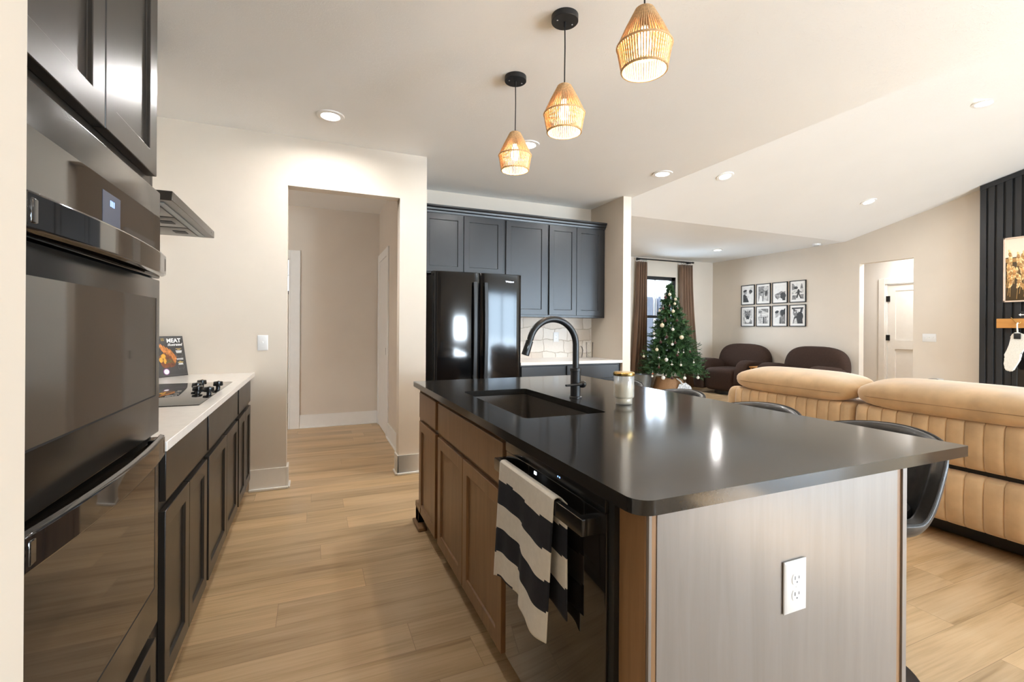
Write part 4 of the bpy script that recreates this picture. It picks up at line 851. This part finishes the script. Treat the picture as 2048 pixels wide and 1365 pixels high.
obj('tabletop', B().box(7.36, 7.64, 5.99, 6.17, 0.56, 0.585, bev=0.004), M['oak'], t)
for sx in (7.38, 7.60):
    for sy in (6.0, 6.14): obj('leg', B().box(sx, sx + 0.025, sy, sy + 0.025, 0, 0.56), M['oak'], t)

# ================================================================== TREE CORNER
TX, TY = 6.46, 7.25
t = thing('christmas_tree', 'decorated green christmas tree in front of the far window', 'tree', (TX, TY, 0))
obj('trunk', B().tube([(TX, TY, 0.02), (TX, TY, 1.2), (TX, TY, 2.05)], [0.035, 0.025, 0.008], 10), M['bark'], t)
b = B(); rnd = random.Random(3)
def twig(base, d_, ln, nn_):
    d_ = d_.normalized(); s_ = d_.orthogonal().normalized(); q = d_.cross(s_)
    for k in range(nn_):
        f_ = k / nn_; a = rnd.uniform(0, 2 * PI); r_ = (math.cos(a) * s_ + math.sin(a) * q); p = base + d_ * ln * f_; e_ = p + (d_ * 0.8 + r_ * 0.75).normalized() * rnd.uniform(0.045, 0.075) * (1.1 - 0.4 * f_)
        wv = d_.cross(r_).normalized() * 0.0065
        V = b.bm.verts.new; b.bm.faces.new([V(p - wv), V(p + wv), V(e_ + wv * 0.45), V(e_ - wv * 0.45)])
lev = 24
for j in range(lev):
    f_ = j / (lev - 1); z = 0.40 + 1.62 * f_; Rz = 0.61 * (1 - f_) ** 0.93 + 0.05; nb = int(30 * (1 - f_) + 6)
    for i in range(nb):
        a = 2 * PI * (i + rnd.random() * 0.8) / nb + j * 0.7; R1 = Rz * rnd.uniform(0.82, 1.10) * (1 - 0.42 * max(0, math.sin(a)))
        dd = Vector((math.cos(a), math.sin(a), rnd.uniform(-0.20, 0.22)))
        st = Vector((TX, TY, z + rnd.uniform(-0.05, 0.05) + 0.05))
        for q_ in range(4):
            k0 = (0.30, 0.5, 0.68, 0.82)[q_]; p = st + Vector((dd.x, dd.y, dd.z * 0.6)) * R1 * k0; p.z -= 0.05 * k0
            side = Vector((-dd.y, dd.x, 0)) * rnd.uniform(-0.6, 0.6)
            twig(p, dd + side + Vector((0, 0, rnd.uniform(-0.15, 0.35))), min(0.2, R1 * 0.30), 15)
for k in range(16):
    a = rnd.uniform(0, 2 * PI); twig(Vector((TX, TY, 1.93 + 0.011 * k)), Vector((0.6 * math.cos(a), 0.6 * math.sin(a), 0.8)), 0.09, 14)
obj('foliage', b, M['needle'], t, sharp=180)
ORN = [(6.363, 7.137, 1.93, 0.031, 'c'), (6.304, 7.181, 1.874, 0.029, 'b'), (6.443, 7.066, 1.838, 0.026, 'c'), (6.4, 7.037, 1.746, 0.025, 'c'), (6.305, 7.071, 1.703, 0.022, 'b'), (6.221, 7.156, 1.654, 0.027, 'b'), (6.434, 6.995, 1.655, 0.019, 'b'), (6.188, 7.219, 1.613, 0.025, 'c'), (6.333, 7.003, 1.601, 0.031, 'c'), (6.175, 7.048, 1.417, 0.027, 'b'), (6.35, 6.92, 1.422, 0.024, 'b'), (6.121, 7.065, 1.329, 0.04, 'c'), (6.235, 6.9, 1.251, 0.028, 'w'), (6.018, 7.174, 1.169, 0.023, 'w'), (6.114, 6.928, 1.108, 0.031, 'b'), (6.345, 6.791, 1.105, 0.039, 'c'), (6.022, 6.987, 1.011, 0.026, 'b'), (6.204, 6.805, 1.002, 0.026, 'b'), (6.155, 6.825, 0.975, 0.026, 'w'), (5.95, 7.006, 0.87, 0.03, 'c'), (5.839, 7.244, 0.732, 0.023, 'c'), (5.929, 6.922, 0.724, 0.026, 's'), (6.178, 6.717, 0.778, 0.026, 'b'), (6.002, 6.808, 0.692, 0.034, 'w'), (6.053, 6.719, 0.609, 0.023, 'd'), (6.188, 6.637, 0.603, 0.022, 'w'), (5.884, 6.868, 0.553, 0.023, 'b'), (6.454, 6.596, 0.647, 0.016, 'w'), (5.882, 6.751, 0.368, 0.036, 'w'), (5.775, 6.924, 0.382, 0.021, 'w'), (5.993, 6.648, 0.372, 0.027, 'b'), (6.187, 6.539, 0.372, 0.029, 'p'), (6.453, 6.49, 0.378, 0.027, 'w'), (6.209, 6.726, 0.832, 0.018, 's'), (6.298, 6.69, 0.828, 0.018, 's'), (6.437, 6.673, 0.84, 0.023, 'b'), (5.793, 6.93, 0.43, 0.016, 'r')]
OL = ['cream bauble nearest the tip of the tree', 'burgundy bauble nearest the tip of the tree', 'cream bauble near the tree tip, right of the window bar', 'cream bauble a little below the tree tip, on the right', 'burgundy bauble in the upper centre of the tree', 'burgundy bauble in the upper left of the tree', 'small burgundy bauble in the upper right of the tree', 'cream bauble at the upper left edge of the tree', 'golden cream bauble in the upper middle of the tree', 'burgundy bauble left of centre just above the big cream one', 'burgundy bauble right of centre a third of the way down', 'largest cream bauble on the left half of the tree', 'white patterned bauble in the very middle of the tree', 'white bauble at the left edge halfway down the tree', 'large burgundy bauble in the middle of the tree', 'largest cream bauble on the right half of the tree', 'burgundy bauble left of centre below the middle of the tree', 'burgundy bauble close beside the middle white bauble', 'plain white bauble just below the middle of the tree', 'cream bauble in the lower left of the tree', 'cream bauble at the far left edge low on the tree', 'silver bauble in the lower left of the tree', 'burgundy bauble in the lower right, beside two silver ones', 'large white bauble in the lower centre of the tree', 'white diamond shaped ornament low in the centre of the tree', 'small white bauble low on the right of the tree', 'burgundy bauble low on the left of the tree', 'tiny white bauble near the lower right edge of the tree', 'large white bauble hanging over the wicker basket', 'white bauble hanging over the grey bucket', 'burgundy bauble hanging over the wicker basket', 'patterned white bauble hanging over the white tag', 'white bauble hanging lowest at the right by the armchair', 'left of two small silver baubles in the lower right', 'right of two small silver baubles in the lower right', 'burgundy bauble at the right edge low on the tree', 'tiny rust red bauble above the grey bucket']
OM = {'c': 'cream', 'b': 'wineb', 'w': 'whiteb', 's': 'silver', 'd': 'whiteb', 'p': 'whiteb', 'r': 'rust'}
for (x, y, z, r, k), lb in zip(ORN, OL):
    tt = thing('bauble', lb, 'ornament', (x, y, z), 'baubles on the christmas tree')
    if k == 'd': bb = B().lathe([(0, -r), (r * 0.35, -r * 0.45), (r * 1.15, -r * 0.15), (r * 1.15, r * 0.15), (r * 0.35, r * 0.45), (0, r)], (x, y, z), 20)
    else: bb = B().sup((x, y, z), (r, r, r), (1, 1), 20, 12)
    obj('ball', bb, M[OM[k]], tt)
    obj('cap', B().cyl((x, y, z + r * 0.93), (x, y, z + r * 1.15), r * 0.22, n=10), M['gold'], tt)
    obj('hanger', B().tube([(x, y, z + r * 1.1), (x, y, z + r * 1.1 + 0.045)], 0.0016, 5), M['whiteb'], tt)
t = thing('tree_collar', 'woven wicker collar around the foot of the christmas tree', 'basket', (TX, TY, 0))
b = B(); n = 72; rows = []
for k in range(15):
    f_ = k / 14; r = 0.325 - 0.085 * f_; rows.append([b.bm.verts.new((TX + (r + 0.005 * math.sin(k * PI + i * PI / 2)) * math.cos(2 * PI * i / n), TY + (r + 0.005 * math.sin(k * PI + i * PI / 2)) * math.sin(2 * PI * i / n), 0.002 + 0.298 * f_)) for i in range(n)])
for p, q in zip(rows, rows[1:]):
    for k in range(n): b.face([p[k], p[(k + 1) % n], q[(k + 1) % n], q[k]])
obj('weave', b, M['wicker'], t, solid=0.012, sharp=90); obj('rim', B().tube([(TX + 0.24 * math.cos(2 * PI * i / 48), TY + 0.24 * math.sin(2 * PI * i / 48), 0.302) for i in range(48)], 0.011, 8, closed=True), M['wicker'], t)
t = thing('metal_bucket', 'grey metal bucket standing left of the wicker tree collar', 'bucket', (5.97, 7.44, 0))
obj('pail', B().lathe([(0, 0.004), (0.13, 0.0), (0.135, 0.004), (0.185, 0.36), (0.190, 0.36), (0.190, 0.368), (0.180, 0.368), (0.128, 0.012), (0, 0.010)], (5.97, 7.44, 0), 40), M['bucket'], t)
obj('handle', B().tube([(5.98 + 0.19 * math.cos(a), 7.44 - 0.09 * math.sin(a), 0.35 - 0.03 * math.sin(a)) for a in [PI * i / 16 for i in range(17)]], 0.004, 6), M['blackmatte'], t)
t = thing('gift_tag', 'white patterned tag shaped card with a ribbon, leaning at the tree collar', 'tag', (6.41, 6.86, 0))
TG = Matrix.Translation((6.53, 6.80, 0.0)) @ Matrix.Rotation(-0.45, 4, 'Z') @ Matrix.Rotation(PI / 2 - 0.3, 4, 'X') @ Matrix.Rotation(0.25, 4, 'Z')
obj('card', B().prism([(-0.16, -0.02), (0.10, -0.09), (0.10, 0.16), (0.03, 0.25), (-0.10, 0.25), (-0.16, 0.17)], -0.006, 0.006, 'z'), M['tagm'], t, T=TG)
obj('ribbon', B().tube([TG @ Vector((-0.03, 0.22, 0.008)), TG @ Vector((-0.06, 0.30, 0.02)), TG @ Vector((-0.10, 0.37, -0.02))], [0.012, 0.016, 0.010], 8), M['whiteb'], t)
# curtains
def curtain(label, top, bot, ph):
    t = thing('curtain', label, 'curtain', ((top[0] + top[1]) / 2, 7.78, 0.01), 'brown curtains of the far window')
    def fn(u, v):
        z = 0.012 + 2.63 * v; k = (1 - v) ** 1.8; x0 = top[0] + (bot[0] - top[0]) * k; x1 = top[1] + (bot[1] - top[1]) * k
        y = 7.785 + (0.035 + 0.02 * k) * math.sin(u * 2 * PI * 4.5 + ph + 0.8 * k) - 0.03 * k
        return (x0 + (x1 - x0) * u, y, z)
    obj('drape', B().grid(fn, 90, 30), M['curtain'], t, solid=0.006, sharp=80)
    for i in range(5):
        x = top[0] + (top[1] - top[0]) * (0.1 + 0.2 * i); obj('ring', B().tube([(x, 7.785 + 0.019 * math.cos(a), 2.69 + 0.024 * math.sin(a)) for a in [2 * PI * k / 16 for k in range(16)]], 0.0028, 6, closed=True), M['blackmatte'], t)
        
curtain('brown curtain at the left of the far window, beside the column', (6.09, 6.34), (5.90, 6.30), 0.3)
curtain('brown curtain at the right of the far window, behind the tree', (7.23, 7.54), (7.28, 7.76), 1.4)
t = thing('curtain_rod', 'black curtain rod above the far window', 'curtain rod', (6.83, 7.785, 2.70))
obj('rod', B().cyl((6.10, 7.785, 2.70), (7.57, 7.785, 2.70), 0.0135), M['blackmatte'], t)
for x in (6.08, 7.56): obj('finial', B().cyl((x, 7.785, 2.70), (x + 0.035, 7.785, 2.70), 0.019), M['blackmatte'], t)
for x in (6.15, 7.50): obj('bracket', B().box(x - 0.012, x + 0.012, 7.785, 7.88, 2.675, 2.70), M['blackmatte'], t)

# ================================================================== PICTURES
XP = 8.25
def photo(idx, y1, z0, label, draw):
    W_, H_ = 0.318, 0.405; y0 = y1 - W_
    t = thing('framed_photo', label, 'picture', (XP, (y0 + y1) / 2, z0), 'black framed photos on the living room wall')
    b = B(); f = 0.013
    b.box(XP - 0.022, XP, y0, y1, z0, z0 + f); b.box(XP - 0.022, XP, y0, y1, z0 + H_ - f, z0 + H_); b.box(XP - 0.022, XP, y0, y0 + f, z0, z0 + H_); b.box(XP - 0.022, XP, y1 - f, y1, z0, z0 + H_)
    obj('frame', b, M['black'], t); obj('mat_board', B().box(XP - 0.012, XP - 0.002, y0 + f, y1 - f, z0 + f, z0 + H_ - f), M['paper'], t)
    # picture area: u 0..1 from left to right (towards -Y), v 0..1 up
    iw, ih = W_ - 2 * (f + 0.033), H_ - 2 * (f + 0.040)
    T = Matrix(((0, 0, -1, XP - 0.012), (-iw, 0, 0, y1 - f - 0.033), (0, ih, 0, z0 + f + 0.040), (0, 0, 0, 1)))
    b = B(); lay = [0]
    def poly(pts, mi):
        lay[0] += 1; b.prism(pts, 0, 0.0004 + 0.0002 * lay[0], 'z', mi)
    def el(cx, cy, rx, ry, mi, a=0): 
        lay[0] += 1; ell(b, cx, cy, rx, ry, 0, 0.0004 + 0.0002 * lay[0], mi, a, 18)
    draw(poly, el); obj('print', b, [M['gw'], M['g1'], M['g2'], M['g3'], M['skin']], t, T=T)
SQ = [(0, 0), (1, 0), (1, 1), (0, 1)]
def d1(P, E): P(SQ, 0); P([(0.70, 0.85), (1, 0.85), (1, 1), (0.70, 1)], 1); P([(0, 0), (0.62, 0), (0.38, 0.42), (0.12, 0.56), (0, 0.5)], 3); E(0.22, 0.66, 0.17, 0.14, 4); E(0.2, 0.78, 0.2, 0.08, 3, 0.2); P([(0.6, 0), (1, 0), (1, 0.5), (0.75, 0.55), (0.62, 0.4)], 0); E(0.75, 0.68, 0.14, 0.13, 2); E(0.80, 0.74, 0.17, 0.11, 3, -0.2); P([(0.34, 0.3), (0.5, 0.44), (0.66, 0.42), (0.6, 0.34)], 1)
def d2(P, E): P(SQ, 2); E(0.75, 0.85, 0.22, 0.16, 1); P([(0.05, 0), (0.40, 0), (0.36, 0.36), (0.16, 0.40)], 0); E(0.38, 0.50, 0.11, 0.13, 4); E(0.36, 0.60, 0.12, 0.05, 3); P([(0.5, 0), (0.95, 0), (0.9, 0.5), (0.6, 0.45)], 1); E(0.68, 0.52, 0.10, 0.13, 4); E(0.78, 0.52, 0.10, 0.2, 3)
def d3(P, E): P(SQ, 0); P([(0.02, 0.30), (1, 0.30), (1, 0.58), (0.8, 0.55), (0.62, 0.6), (0.4, 0.5), (0.2, 0.46), (0.02, 0.38)], 2); P([(0.02, 0.30), (0.6, 0.30), (0.6, 0.32), (0.02, 0.32)], 0); P([(0.02, 0.30), (1, 0.30), (0.9, 0.18), (0.5, 0.2), (0.3, 0.06), (0.1, 0.2)], 2); E(0.78, 0.30, 0.28, 0.20, 3); P([(0.75, 0), (1, 0), (1, 0.2), (0.7, 0.2)], 3); E(0.5, 0.30, 0.06, 0.08, 1)
def d4(P, E): P(SQ, 0); P([(0, 0.58), (0.24, 0.62), (0.25, 0.85), (0.12, 1), (0, 1)], 2); E(0.35, 0.73, 0.17, 0.09, 3); P([(0.72, 0.66), (0.96, 0.66), (0.9, 0.92), (0.84, 0.98), (0.78, 0.9)], 2); P([(0.43, 0.7), (0.455, 0.7), (0.445, 1), (0.435, 1)], 2); P([(0, 0.34), (1, 0.40), (1, 0.62), (0, 0.56)], 1); P([(0, 0), (0.35, 0), (0.42, 0.27), (0.05, 0.27)], 2); P([(0.75, 0.05), (1, 0.03), (1, 0.32), (0.6, 0.3)], 2); E(0.57, 0.58, 0.07, 0.06, 3); P([(0.46, 0.32), (0.66, 0.32), (0.68, 0.55), (0.48, 0.56)], 3); P([(0.46, 0.34), (0.58, 0.34), (0.50, 0.10), (0.38, 0.10)], 3); P([(0.56, 0.34), (0.66, 0.34), (0.82, 0.08), (0.74, 0.06)], 3); P([(0.48, 0.5), (0.50, 0.45), (0.34, 0.36), (0.32, 0.40)], 3); P([(0.64, 0.52), (0.66, 0.47), (0.86, 0.42), (0.86, 0.46)], 3)
def d5(P, E): P(SQ, 1); P([(0.16, 0.0), (0.95, 0), (0.9, 0.25), (0.7, 0.4), (0.3, 0.4)], 2); P([(0.18, 0.58), (0.20, 0.95), (0.42, 0.78)], 3); P([(0.78, 0.58), (0.76, 0.97), (0.55, 0.78)], 3); E(0.48, 0.62, 0.30, 0.26, 2); E(0.48, 0.40, 0.18, 0.18, 3); E(0.38, 0.62, 0.05, 0.03, 3); E(0.60, 0.62, 0.05, 0.03, 3); E(0.48, 0.44, 0.07, 0.045, 3); E(0.50, 0.20, 0.22, 0.13, 0); E(0.30, 0.3, 0.06, 0.14, 0); E(0.70, 0.3, 0.06, 0.14, 0)
def d6(P, E): P(SQ, 1); P([(0.5, 0.85), (1, 0.75), (1, 1), (0.2, 1)], 2); P([(0, 0.55), (1, 0.62), (1, 0.70), (0, 0.62)], 0); P([(0, 0.40), (1, 0.44), (1, 0.48), (0, 0.44)], 2); P([(0.24, 0.05), (0.30, 0.05), (0.33, 0.62), (0.24, 0.72), (0.28, 0.5)], 2); E(0.56, 0.42, 0.05, 0.05, 3); P([(0.48, 0.02), (0.64, 0.02), (0.62, 0.40), (0.50, 0.40)], 3); E(0.76, 0.42, 0.05, 0.05, 3); P([(0.68, 0.02), (0.84, 0.02), (0.82, 0.40), (0.70, 0.40)], 2); E(0.2, 0.8, 0.18, 0.08, 2)
def d7(P, E): P(SQ, 0); P([(0.72, 0.80), (1, 1), (1, 0.15), (0.8, 0.2)], 3); P([(0, 0), (0.5, 0), (0.42, 0.30), (0.2, 0.45), (0, 0.3)], 0); E(0.25, 0.62, 0.17, 0.17, 4); E(0.24, 0.76, 0.18, 0.09, 3, 0.2); P([(0.1, 0.38), (0.3, 0.42), (0.3, 0.5), (0.1, 0.5)], 4); P([(0.45, 0), (1, 0), (0.95, 0.6), (0.6, 0.55), (0.5, 0.3)], 2); E(0.60, 0.68, 0.15, 0.18, 4); E(0.72, 0.70, 0.17, 0.20, 3); P([(0.55, 0), (0.62, 0), (0.58, 0.4), (0.5, 0.4)], 3)
def d8(P, E): P(SQ, 0); P([(0, 0.9), (1, 0.92), (1, 1), (0, 1)], 3); E(0.35, 0.66, 0.24, 0.20, 2); P([(0.15, 0.75), (0.10, 0.98), (0.34, 0.84)], 3); P([(0.7, 0.7), (0.8, 0.97), (0.95, 0.95), (0.9, 0.7)], 3); E(0.70, 0.45, 0.28, 0.28, 3); E(0.35, 0.45, 0.12, 0.10, 2); P([(0.1, 0.0), (0.95, 0), (0.9, 0.4), (0.5, 0.5), (0.2, 0.4)], 3); P([(0.15, 0), (0.5, 0), (0.4, 0.35), (0.25, 0.3)], 1); E(0.28, 0.70, 0.05, 0.04, 0); E(0.5, 0.74, 0.04, 0.10, 0, 0.5)
PH = [(d1, 'black framed photo of a couple face to face, top row at the left'), (d2, 'black framed photo of a couple against dark trees, top row second'), (d3, 'black framed photo of a couple by a lake under white sky, top row third'), (d4, 'black framed photo of a person mid-stride, top row at the right'), (d5, 'black framed portrait of a pointy eared dog, bottom row at the left'), (d6, 'black framed photo of two small figures by a tree, bottom row second'), (d7, 'black framed close photo of a couple kissing, bottom row third'), (d8, 'black framed photo of a person with a dog, bottom row at the right')]
for i, (dr_, lb) in enumerate(PH): photo(i, 7.105 - (i % 4) * 0.358, 1.768 if i < 4 else 1.322, lb, dr_)

# ================================================================== FIREPLACE WALL
CXF = 8.10; CY0, CY1 = 1.30, 3.248
t = thing('slat_panel', 'black slatted fireplace wall rising to the sloped ceiling', 'wall panel', (CXF, 2.27, 0))
b = B(); b.prism([(CY0, 0), (CY1, 0), (CY1, zs(CY1) - 0.004), (YR, zs(YR) - 0.004), (CY0, zs(CY0) - 0.004)], CXF, 8.25, 'x'); obj('backing', b, M['slat'], t)
k = 0; y = CY1
while y > CY0 + 0.06:
    wd = 0.058 if k else 0.062
    obj('slat', B().prism([(y - wd, 0.0), (y, 0.0), (y, zs(y) - 0.006), (y - wd, zs(y - wd) - 0.006)], CXF - 0.022, CXF, 'x'), M['slat'], t, 0.002); y -= 0.0835; k += 1
obj('top_rail', B().prism([(CY0, zs(CY0) - 0.07), (YR, zs(YR) - 0.07), (CY1, zs(CY1) - 0.07), (CY1, zs(CY1) - 0.006), (YR, zs(YR) - 0.006), (CY0, zs(CY0) - 0.006)], CXF - 0.026, CXF - 0.0222, 'x'), M['slat'], t)
t = thing('television', 'wall television in a pale wood frame showing pampas grass', 'television', (CXF - 0.05, 2.30, 1.62))
ty0, ty1, tz0, tz1 = 1.585, 3.005, 1.625, 2.435; xt = CXF - 0.06
b = B(); f = 0.018; b.box(xt, xt + 0.035, ty0, ty1, tz0, tz0 + f); b.box(xt, xt + 0.035, ty0, ty1, tz1 - f, tz1); b.box(xt, xt + 0.035, ty0, ty0 + f, tz0, tz1); b.box(xt, xt + 0.035, ty1 - f, ty1, tz0, tz1); obj('frame', b, M['tvwood'], t, 0.002)
obj('housing', B().box(xt + 0.012, xt + 0.036, ty0 + f, ty1 - f, tz0 + f, tz1 - f), M['black'], t)
obj('sensor', B().box(xt + 0.005, xt + 0.02, 2.71, 2.80, tz0 - 0.010, tz0), M['bucket'], t)
T = Matrix(((0, 0, -1, xt + 0.012), (-1, 0, 0, ty1 - f), (0, 1, 0, tz0 + f), (0, 0, 0, 1))); sw, sh_ = ty1 - ty0 - 2 * f, tz1 - tz0 - 2 * f
b = B(); b.box(0, sw, sh_ * 0.70, sh_, 0, 0.0006, 0); b.box(0, sw, 0, sh_ * 0.70, 0, 0.0006, 2); b.prism([(0.28, sh_ * 0.70), (0.36, sh_ * 0.735), (0.46, sh_ * 0.745), (0.6, sh_ * 0.80), (0.9, sh_ * 0.72), (sw, sh_ * 0.70)], 0.0006, 0.0009, 'z', 1)
b.box(0, sw, sh_ * 0.62, sh_ * 0.685, 0.0006, 0.0008, 4)
r3 = random.Random(5)
for k in range(95):
    x = r3.uniform(0.0, sw) if k % 3 else r3.uniform(0.0, 0.4); base_z = r3.uniform(0.0, 0.3); h = r3.uniform(0.14, 0.40); a = r3.uniform(-0.5, 0.35)
    lay = 0.001 + k * 0.00002; b.prism([(x, base_z), (x + 0.006, base_z), (x + 0.006 + a * h * 0.4, min(sh_, base_z + h))], lay, lay + 0.00001, 'z', 4)
    for q in range(5): ell(b, max(0.03, min(sw - 0.03, x + a * h * (0.4 + 0.1 * q))), min(sh_ - 0.05, base_z + h * (0.55 + 0.1 * q)), 0.012 + 0.004 * (2 - abs(q - 2)), 0.03, lay, lay + 0.00001, 3 if (k + q) % 3 else 4, -a + (q - 2) * 0.15, 8)
obj('screen', b, [M['tvsky'], M['tvhill'], M['tvdark'], M['tvplume'], M['tvplume2']], t, T=T, sharp=180)
tag(obj('mantel_shelf', B().box(CXF - 0.17, CXF - 0.022, 1.55, 3.025, 1.298, 1.415), M['oak'], None, 0.003), 'orange oak mantel beam on the black slat wall', 'mantel')
t = thing('mantel_sign', 'small black sign with a white arrow, standing on the mantel', 'sign', (CXF - 0.13, 2.72, 1.4155))
obj('board', B().box(CXF - 0.135, CXF - 0.125, 2.55, 2.845, 1.4155, 1.505), M['black'], t)
T = Matrix(((0, 0, -1, CXF - 0.135), (-1, 0, 0, 2.835), (0, 1, 0, 1.435), (0, 0, 0, 1)))
b = B(); b.prism([(0.0, 0.026), (0.02, 0.044), (0.02, 0.031), (0.05, 0.031), (0.05, 0.021), (0.02, 0.021), (0.02, 0.008)], 0, 0.001, 'z'); obj('arrow', b, M['ink'], t, T=T)
text('sign_text', 'SN', 0.055, T @ Matrix.Translation((0.066, 0.006, 0.0004)), M['ink'], t, offset=0.0018)
t = thing('christmas_stocking', 'ivory knit stocking hanging from the mantel', 'stocking', (CXF - 0.19, 2.9, 1.30))
def spx(u, v): # crop pixels of the outline -> (y, z)
    px, py = 1960 + u / 5.68, 560 + v / 5.68; k = 0.00795; return (2.875 - (px - 2018) * 0.0064, 1.248 - (py - 666) * 0.0064)
out = [spx(*p) for p in ((320, 665), (345, 612), (380, 600), (420, 622), (500, 655), (545, 690), (520, 720), (490, 728), (440, 762), (412, 800), (415, 845), (400, 900), (375, 960), (352, 1025), (312, 1035), (277, 1010), (287, 950), (275, 880), (290, 855), (300, 800), (318, 740), (338, 695))]
b = B(); b.prism(out, CXF - 0.225, CXF - 0.18, 'x'); bmesh.ops.bevel(b.bm, geom=list(b.bm.edges), offset=0.012, segments=3, affect='EDGES', clamp_overlap=True); st_ = obj('sock', b, M['sock'], t, sharp=80)
p = spx(375, 560); obj('loop', B().tube([(CXF - 0.20, spx(378, 610)[0], spx(378, 610)[1]), (CXF - 0.20, *p), (CXF - 0.195, *spx(372, 515)), (CXF - 0.185, *spx(376, 500))], 0.008, 8), M['sock'], t)
ht = spx(385, 645); obj('name_tag', B().box(CXF - 0.236, CXF - 0.228, ht[0] - 0.032, ht[0] + 0.03, ht[1] - 0.035, ht[1] + 0.035, bev=0.003), M['black'], t)
hk = [spx(318, 440), spx(350, 478), spx(372, 512), spx(392, 505), spx(395, 488)]
obj('hook', B().tube([(CXF - 0.178, *q) for q in hk], 0.004, 8), M['gold'], t)
t = thing('fireplace_insert', 'black glass fronted fireplace set into the slat wall', 'fireplace', (CXF, 2.27, 0.4))
b = B(); b.box(CXF - 0.035, CXF - 0.022, 1.62, 2.93, 0.42, 0.47); b.box(CXF - 0.035, CXF - 0.022, 1.62, 2.93, 0.93, 0.985); b.box(CXF - 0.035, CXF - 0.022, 2.88, 2.93, 0.42, 0.985); b.box(CXF - 0.035, CXF - 0.022, 1.62, 1.67, 0.42, 0.985); obj('surround', b, M['black'], t, 0.002)
obj('glass', B().box(CXF - 0.031, CXF - 0.024, 1.67, 2.88, 0.47, 0.93), M['blackglass'], t)
